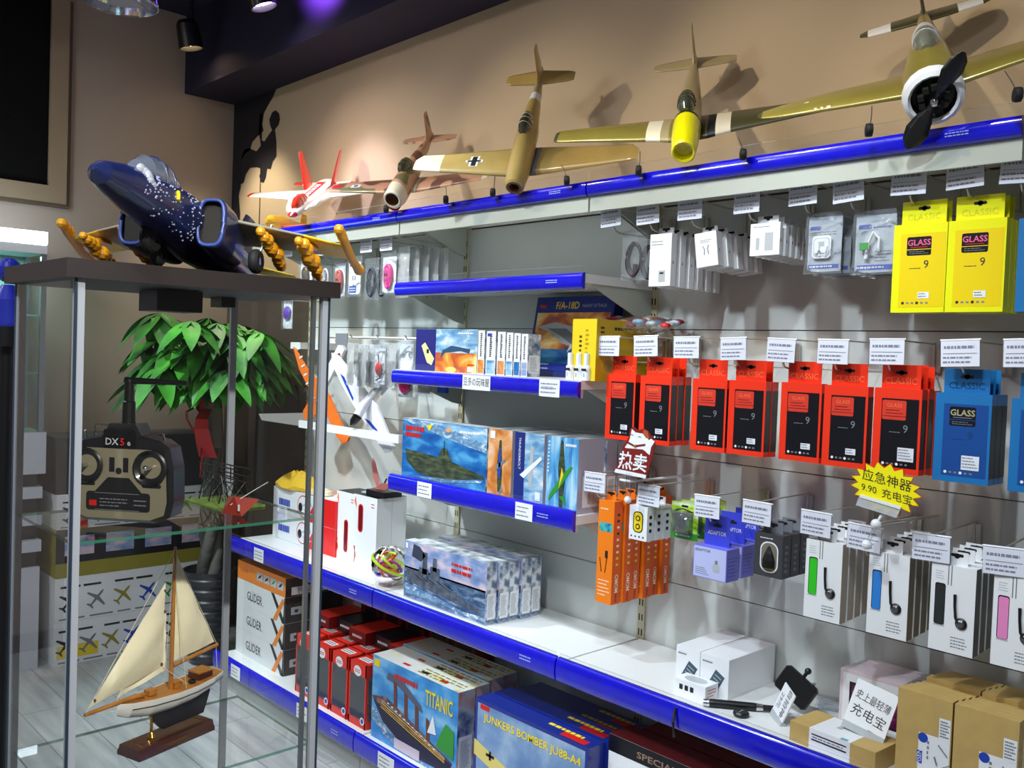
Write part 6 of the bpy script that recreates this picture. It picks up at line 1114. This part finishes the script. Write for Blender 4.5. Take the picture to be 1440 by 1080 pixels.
for c in anch:
    base = Vector((.03,0,1.55)); gs.tube(M('petiole_green',(90,130,50),r=.5),[tuple(base),tuple((base+c)/2+Vector((0,0,.05))),tuple(c)],.003,4)
    out = (c-base); out.z = 0; out = out.normalized() if out.length > .01 else Vector((0,-1,0)); m = q.choice([5,6,6,7]); Ln = q.uniform(.17,.27)
    for j in range(m):
        a = (j-(m-1)/2)*(2*PI/ (m+1.5)); d = Matrix.Rotation(a,3,'Z') @ out; d = (d+Vector((0,0,-.25-q.random()*.5))).normalized(); leaflet(g, c, d, Vector((0,0,1)), Ln*(1-.1*abs(j-(m-1)/2)), Ln*.19)
g.v = [(a, min(b, WY-2.05-.02), c) for a,b,c in g.v]
g.build('leaves',tr); gs.v = [(a, min(b, WY-2.05-.02), c) for a,b,c in gs.v]; gs.build('leaf_stalks',tr)
RB = M('red_ribbon',(200,25,25),r=.45,coat=.3); g = G()
for a0,l,z in ((-2.4,.12,1.28),(-1.2,.1,1.3),(-1.8,.17,1.2),(-.9,.16,1.16)):
    c = Vector((0,0,1.3)); d = Vector((cos(a0),sin(a0),0)); s = Vector((-d.y,d.x,0))
    g.loft(RB,[[tuple(c+d*(.05+l*.5*sin(PI*u))+s*(w_-.02)*(1+u)*1.2+Vector((0,0,-abs(1.3-z)*u*1.8+.05*sin(PI*u)))) for w_ in (0,.04)] for u in (0,.2,.4,.6,.8,1)],False,False,True)
g.ball(RB,(0,-.055,1.3),.03,1.3,.7,1); g.tube(REDI,[(.0,-.06,1.28),(.03,-.07,1.1),(.02,-.07,.95)],.008,6); g.build('red_bow',tr)
# ---------------------------------------------------------------- plane boxes against the left wall
bx = WX+.02
def wallkit(label, z, h, y0, y1, d, mat, art, x=bx):
    w = y1-y0; t = G(); t.box(mat,(0,-w/2,0),(d,w/2,h)); t.M = Matrix(((0,0,1,d),(1,0,0,-w/2),(0,1,0,0),(0,0,0,1))); art(t,w,h); t.M = Matrix(); o = t.build('aircraft_set_box',None,(x,(y0+y1)/2,z)); return tag(o,label,'box')
def art_row(n=6, band=INK, ye=False, strip=None):
    def f(g,w,h):
        for i in range(n):
            plane_icon(g,[INK,GRY,M('olive_ink'),BLU,GRN][i%5],w*(.08+.155*i),h*.45,.11,-.7)
            if i%2 == 0: g.rect(band,w*(.03+.155*i),h*.76,w*(.26+.155*i),h*.81,2); g.disc(WHT,w*(.15+.155*i),h*.785,.008,3)
        g.lines(GRY,0.02,h*.03,w-.02,h*.09,1,.6,1)
        if ye: g.rect(YELI,w*.02,h*.15,w*.3,h*.45,2)
        if strip: g.rect(REDI,w*.1,0,w*.16,h,4)
    return f
LY0, LY1 = 1.42, 2.24
wallkit('white aircraft set box with yellow patch, lowest in stack by the tree',0,.215,LY0,LY1-.12,.32,WHT,art_row(ye=True))
wallkit('white aircraft set box, second from floor in stack by the tree',.216,.22,LY0,LY1+.02,.32,WHT,art_row())
wallkit('dark box with yellow lower band and small pictures, stacked by the tree',.437,.24,LY0,LY1,.32,M('olive_yellow_card',(150,140,40),r=.5),lambda g,w,h:(g.rect(BLKC,0,h*.3,w,h,1),[g.rect(DUSK,w*(.05+.24*k),h*.45,w*(.22+.24*k),h*.85,2) for k in range(4)]))
wallkit('white aircraft set box with red strip, near top of stack by the tree',.678,.17,LY0,LY1+.1,.32,WHT,art_row(strip=True))
wallkit('dark grey box topping the stack beside the tree',.849,.28,LY0,LY1,.3,M('dark_grey_card',(58,58,60),r=.5),lambda g,w,h:(g.lines(GRY,w*.1,h*.5,w*.5,h*.8,2,.3,1)))
# ---------------------------------------------------------------- white counter and glass showcase at far left
cn = thing('drawer_counter','white counter with dark horizontal gaps against the left wall','counter',(WX+.3,.93,0)); w_ = .86
WL = M('white_laminate',(205,208,218),r=.4); g = G(); g.box(WL,(-.28,-w_/2,0),(.0,w_/2,.5)); g.box(BLK,(-.28,-w_/2+.01,.5),(-.03,w_/2-.01,.86)); g.build('carcass',cn)
for z in (.58,.71,.84):
    G().box(WL,(-.28,-w_/2,z),(.02,w_/2,z+.055)).build('drawer',cn)
G().box(WL,(-.29,-w_/2-.01,.96),(.03,w_/2+.01,1.16)).build('worktop_fascia',cn); G().box(BLK,(-.28,-w_/2+.02,.895),(-.02,w_/2-.02,.96)).build('black_gap_panel',cn)  # black strip between the top drawer and the worktop
TEALG = GLASS('teal_glass',(205,235,232),.3,.03,mixw=.05,white=(150,200,200))
sc = thing('glass_showcase','lit glass showcase with teal tint standing on the white counter','display cabinet',(WX+.3,.93,1.16)); g = G()
for y in (-.42,.42):
    for x in (-.27,.0): g.box(STEEL,(x-.012,y-.012,0),(x+.012,y+.012,.86))
g.build('frame',sc); g = G()
g.add([(.0,-.41,0),(.0,.41,0),(.0,.41,.86),(.0,-.41,.86)],[(0,1,2,3)],TEALG); g.build('front_pane',sc)
for z in (.28,.56): 
    g = G(); g.box(GLASS('shelf_glass_far',(215,240,236),.3,.02,mixw=.12),(-.27,-.41,z),(-.01,.41,z+.008)); g.build('glass_shelf',sc)
G().box(M('pale_teal_backing',(120,150,145),r=.6),(-.285,-.43,0),(-.28,.43,.86)).build('back_panel',sc)
g = G(); g.box(WHT,(-.285,-.43,.86),(.02,.43,.9)); g.build('cap',sc)
LBX = M('showcase_light_tube',(225,245,255),em=9.)
la = bpy.data.lights.new('showcase_light','AREA'); la.shape = 'RECTANGLE'; la.size = .1; la.size_y = .8; la.energy = 7; la.color = (.7,1.,.97); lo = bpy.data.objects.new('showcase_light',la); COL.objects.link(lo); lo.parent = sc; lo.location = (-.12,0,.85)
g = G(); g.loft(LBX,[[(.02+.012*cos(a),y,.93+.03*sin(a)) for a in [2*PI*k/12 for k in range(12)]] for y in (-.42,.42)]); 
g = G(); g.box(LBX,(-.02,-.43,.905),(.022,.43,.965)); g.build('light_box',sc)
q = random.Random(31)
for k in range(26):
    y = .56+.74*q.random(); z = 1.165 if k < 15 else 1.448; x = WX+.08+.18*q.random(); s = q.uniform(.012,.03); c = q.choice([(200,205,210),(210,190,120),(190,60,60),(90,160,110),(120,150,170),(60,60,70)])
    g = G(); mt = M('trinket_%d_%d'%(c[0],c[1]),c,r=.15,coat=.8,m=.3); g.lathe(mt,[(.0001,0),(s,0),(s*.9,s*.3),(s*.35,s*.8),(s*.8,s*1.5),(s*.9,s*2),(s*.4,s*2.6),(.0001,s*2.7)],12); o = g.build('trinket',None,(x,y,z)); tag(o,'small shiny ornament on a glass shelf of the far left showcase','ornament','ornaments in the far left showcase')
fl = thing('pink_flower_pot','small potted pink flowers with green leaves in the far showcase','potted flower',(WX+.2,1.2,1.165)); g = G(); g.lathe(M('red_pot',(130,40,35),r=.4),[(.0001,0),(.03,0),(.04,.06),(.035,.06),(.0001,.055)],14); g.build('pot',fl); g = G()
for k in range(12): a = q.random()*6.3; leaflet(g,Vector((0,0,.06)),Vector((cos(a),sin(a),.6)).normalized(),Vector((0,0,1)),.09,.022)
g.build('leaves',fl); g = G()
for k in range(14): a = q.random()*6.3; r = q.random()*.07; g.ball(M('pink_petal',(225,110,130),r=.6),(r*cos(a),r*sin(a),.15+.1*q.random()),.018,1,1,.6,8)
g.build('blossoms',fl)
t = thing('blue_ball_toy','blue rounded toy peeking over the left edge of cabinet top','toy',(-2.25,.51,0)); p = PY(12,380,.52); t.location = (p.x,p.y,0); BT = M('royal_blue_plastic',(28,40,150),r=.3,coat=.5)
g = G(); g.ball(BT,(0,0,p.z),.026); g.build('ball',t); g = G(); g.lathe(BT,[(.0001,p.z-.115),(.03,p.z-.115),(.03,p.z-.06),(.012,p.z-.03)],16); g.build('body',t); g = G(); g.lathe(BLK,[(.0001,0),(.11,0),(.11,.02),(.02,.03),(.014,.4),(.014,p.z-.16),(.035,p.z-.155),(.035,p.z-.115),(.0001,p.z-.114)],16); g.build('stand_pole',t)
# ---------------------------------------------------------------- pendant and ceiling lamps, lights
p = PY(171,4,.95); pd = thing('pendant_lamp','polished metal pendant lamp, only its rim showing at top left','lamp',(p.x,p.y,p.z)); g = G(); rr = .098
g.lathe(M('polished_shade',(215,220,230),r=.08,m=1.),[(rr,0),(rr*.97,.02),(rr*.8,.07),(rr*.5,.12),(.02,.14),(.02,.2)],40); g.build('shade',pd)
g = G(); g.lathe(GLASS('clear_rim',(235,240,250),.5,.02,mixw=.15),[(rr*.97,-.006),(rr*1.01,-.004),(rr*1.0,.004)],40); g.build('rim',pd); g = G(); g.tube(BLK,[(0,0,.2),(0,0,ZC-p.z)],.004,6); g.build('cord',pd)
def spot(label, loc, aim, power, col, size=60, rad=.045, body=True, blend=.6, vis=None):
    loc = Vector(loc); aim = Vector(aim); d = (aim-loc).normalized()
    if body:
        t = thing('ceiling_spotlight', label, 'spotlight', loc); rot = d.to_track_quat('-Z','Y').to_matrix().to_4x4()
        g = G(); g.M = rot; g.lathe(BLK,[(.001,.12),(.045,.12),(.055,.1),(.062,-.02),(.056,-.02),(.05,.02)],20); g.M = Matrix(); g.tube(BLK,[(0,0,.06),(0,0,ZC-loc.z-.001)],.01,8); g.build('housing',t)
        g = G(); g.M = rot; g.lathe(M('lamp_face_%d'%col[2],tuple(int(255*c) for c in col),em=25.),[(.0001,.005),(.05,.005)],20); g.build('bulb',t)
    l = bpy.data.lights.new('spot_light','SPOT'); l.energy = power; l.color = col; l.spot_size = R(size); l.spot_blend = blend; l.shadow_soft_size = rad
    o = bpy.data.objects.new('spot_light', l); COL.objects.link(o); o.location = loc+d*.03 if body else loc; o.rotation_euler = d.to_track_quat('-Z','Y').to_euler()
    if body: o.location = d*.03; o.parent = t
    return o
WM = (1.,.86,.64); CW = (.8,.92,1.)
a = PY(268,63,2.0); spot('black ceiling spotlight with glowing face above the left wall',(a.x,2.0,a.z),(-4.6,2.4,1.2),70,WM,70)
a = PY(370,4,1.95); spot('black ceiling spotlight near the purple glow',(a.x,1.95,a.z),(-3.6,2.3,2.0),60,(.9,.8,1.),60)
for k,(x,y,ax,ay,az,pw) in enumerate(((-4.5,.9,-3.6,2.3,2.15,85),(-3.2,.9,-2.5,2.3,2.15,62),(-2.0,.9,-1.5,2.3,2.2,50),(-1.25,.95,-.75,2.3,2.2,34))):
    spot('warm ceiling spotlight aimed at the airplanes, %s from the left'%ORD[k],(x,y,3.25),(ax,ay,az),pw,WM,50,.025,blend=.9)
for k,(x,y,ax,ay,az,pw) in enumerate(((-3.7,.75,-3.3,2.2,.7,240),(-2.6,.7,-2.4,2.2,.8,135),(-1.5,.6,-1.5,2.2,.9,112),(-.5,.5,-.9,2.2,.9,95))):
    spot('cool ceiling spotlight aimed at the shelves, %s from the left'%ORD[k],(x,y,3.25),(ax,ay,az),pw,CW,58,.04)
spot('added cool spotlight, out of view, brightening the glass cabinet and jet',(-.35,-.7,3.25),(-1.75,.7,1.3),160,CW,40,.06)  # lamp added out of view to brighten the cabinet contents and jet
spot('added spotlight, out of view far right, brightening the model sailboat',(.95,.1,3.2),(-1.7,.72,1.1),420,(1.,.97,.9),26,.05)  # unseen lamp put in so light reaches the sails under the shelf
def area(nm,label,loc,sx,sy,pw,col):
    t = thing(nm,label,'added fill light',loc); G().box(M('fill_panel_diffuser',(235,242,255),em=2.),(-sx/2,-sy/2,-.012),(sx/2,sy/2,0)).build('diffuser',t); G().box(WHT,(-sx/2-.02,-sy/2-.02,0),(sx/2+.02,sy/2+.02,.03)).build('frame',t)
    l = bpy.data.lights.new('fill_panel_light','AREA'); l.shape = 'RECTANGLE'; l.size = sx; l.size_y = sy; l.energy = pw; l.color = col; o = bpy.data.objects.new('fill_panel_light',l); COL.objects.link(o); o.parent = t; o.location = (0,0,-.014)
area('added_ceiling_panel','added square fill light panel over the aisle, unseen behind the viewer',(-.6,-.6,ZC-.031),.6,.6,26,(.98,.95,.92))  # fill panel added out of view to lift the fronts of goods and boat
area('added_ceiling_panel','added square fill light panel over the aisle, unseen left of the cabinet',(-3.4,-.6,ZC-.031),.6,.6,52,(.92,.95,1.))  # fill panel added out of view to lift the left wall and floor
l = bpy.data.lights.new('purple_light','SPOT'); l.spot_size = R(64); l.spot_blend = 1.; l.energy = 520; l.color = (.42,.12,1.); l.shadow_soft_size = .05; pl = thing('purple_led_lamp','small purple LED lamp fixed under the dark ceiling','lamp',(PY(455,2,1.98).x-.2,1.72,3.39)); o = bpy.data.objects.new('purple_light',l); COL.objects.link(o); o.parent = pl; o.location = (0,0,-.05); o.rotation_euler = Vector((-.1,.9,.0)).to_track_quat('-Z','Y').to_euler(); g = G(); g.lathe(M('purple_bulb',(120,60,255),em=6.),[(.0001,0),(.02,.005),(.03,.03),(.03,.03),(.02,.15)],14); g.build('bulb',pl)
w = bpy.data.worlds.new('World'); SC.world = w; w.use_nodes = True; w.node_tree.nodes['Background'].inputs[0].default_value = (.72,.68,.68,1); w.node_tree.nodes['Background'].inputs[1].default_value = .2
cd = bpy.data.cameras.new('Camera'); cam = bpy.data.objects.new('Camera', cd); COL.objects.link(cam); cd.sensor_fit = 'HORIZONTAL'; cd.sensor_width = 36; cd.lens = FOC*36/1440; cd.clip_start = .02
cam.matrix_world = Matrix(((CR.x,-CD.x,-CF.x,0),(CR.y,-CD.y,-CF.y,0),(CR.z,-CD.z,-CF.z,CAMZ),(0,0,0,1))); SC.camera = cam
vs_ = SC.view_settings; vs_.view_transform = 'Standard'; vs_.look = 'None'; vs_.exposure = 0.; vs_.gamma = 1.; vs_.use_curve_mapping = False
SC.cycles.max_bounces = 8; SC.cycles.transparent_max_bounces = 24; SC.cycles.caustics_reflective = False; SC.cycles.caustics_refractive = False
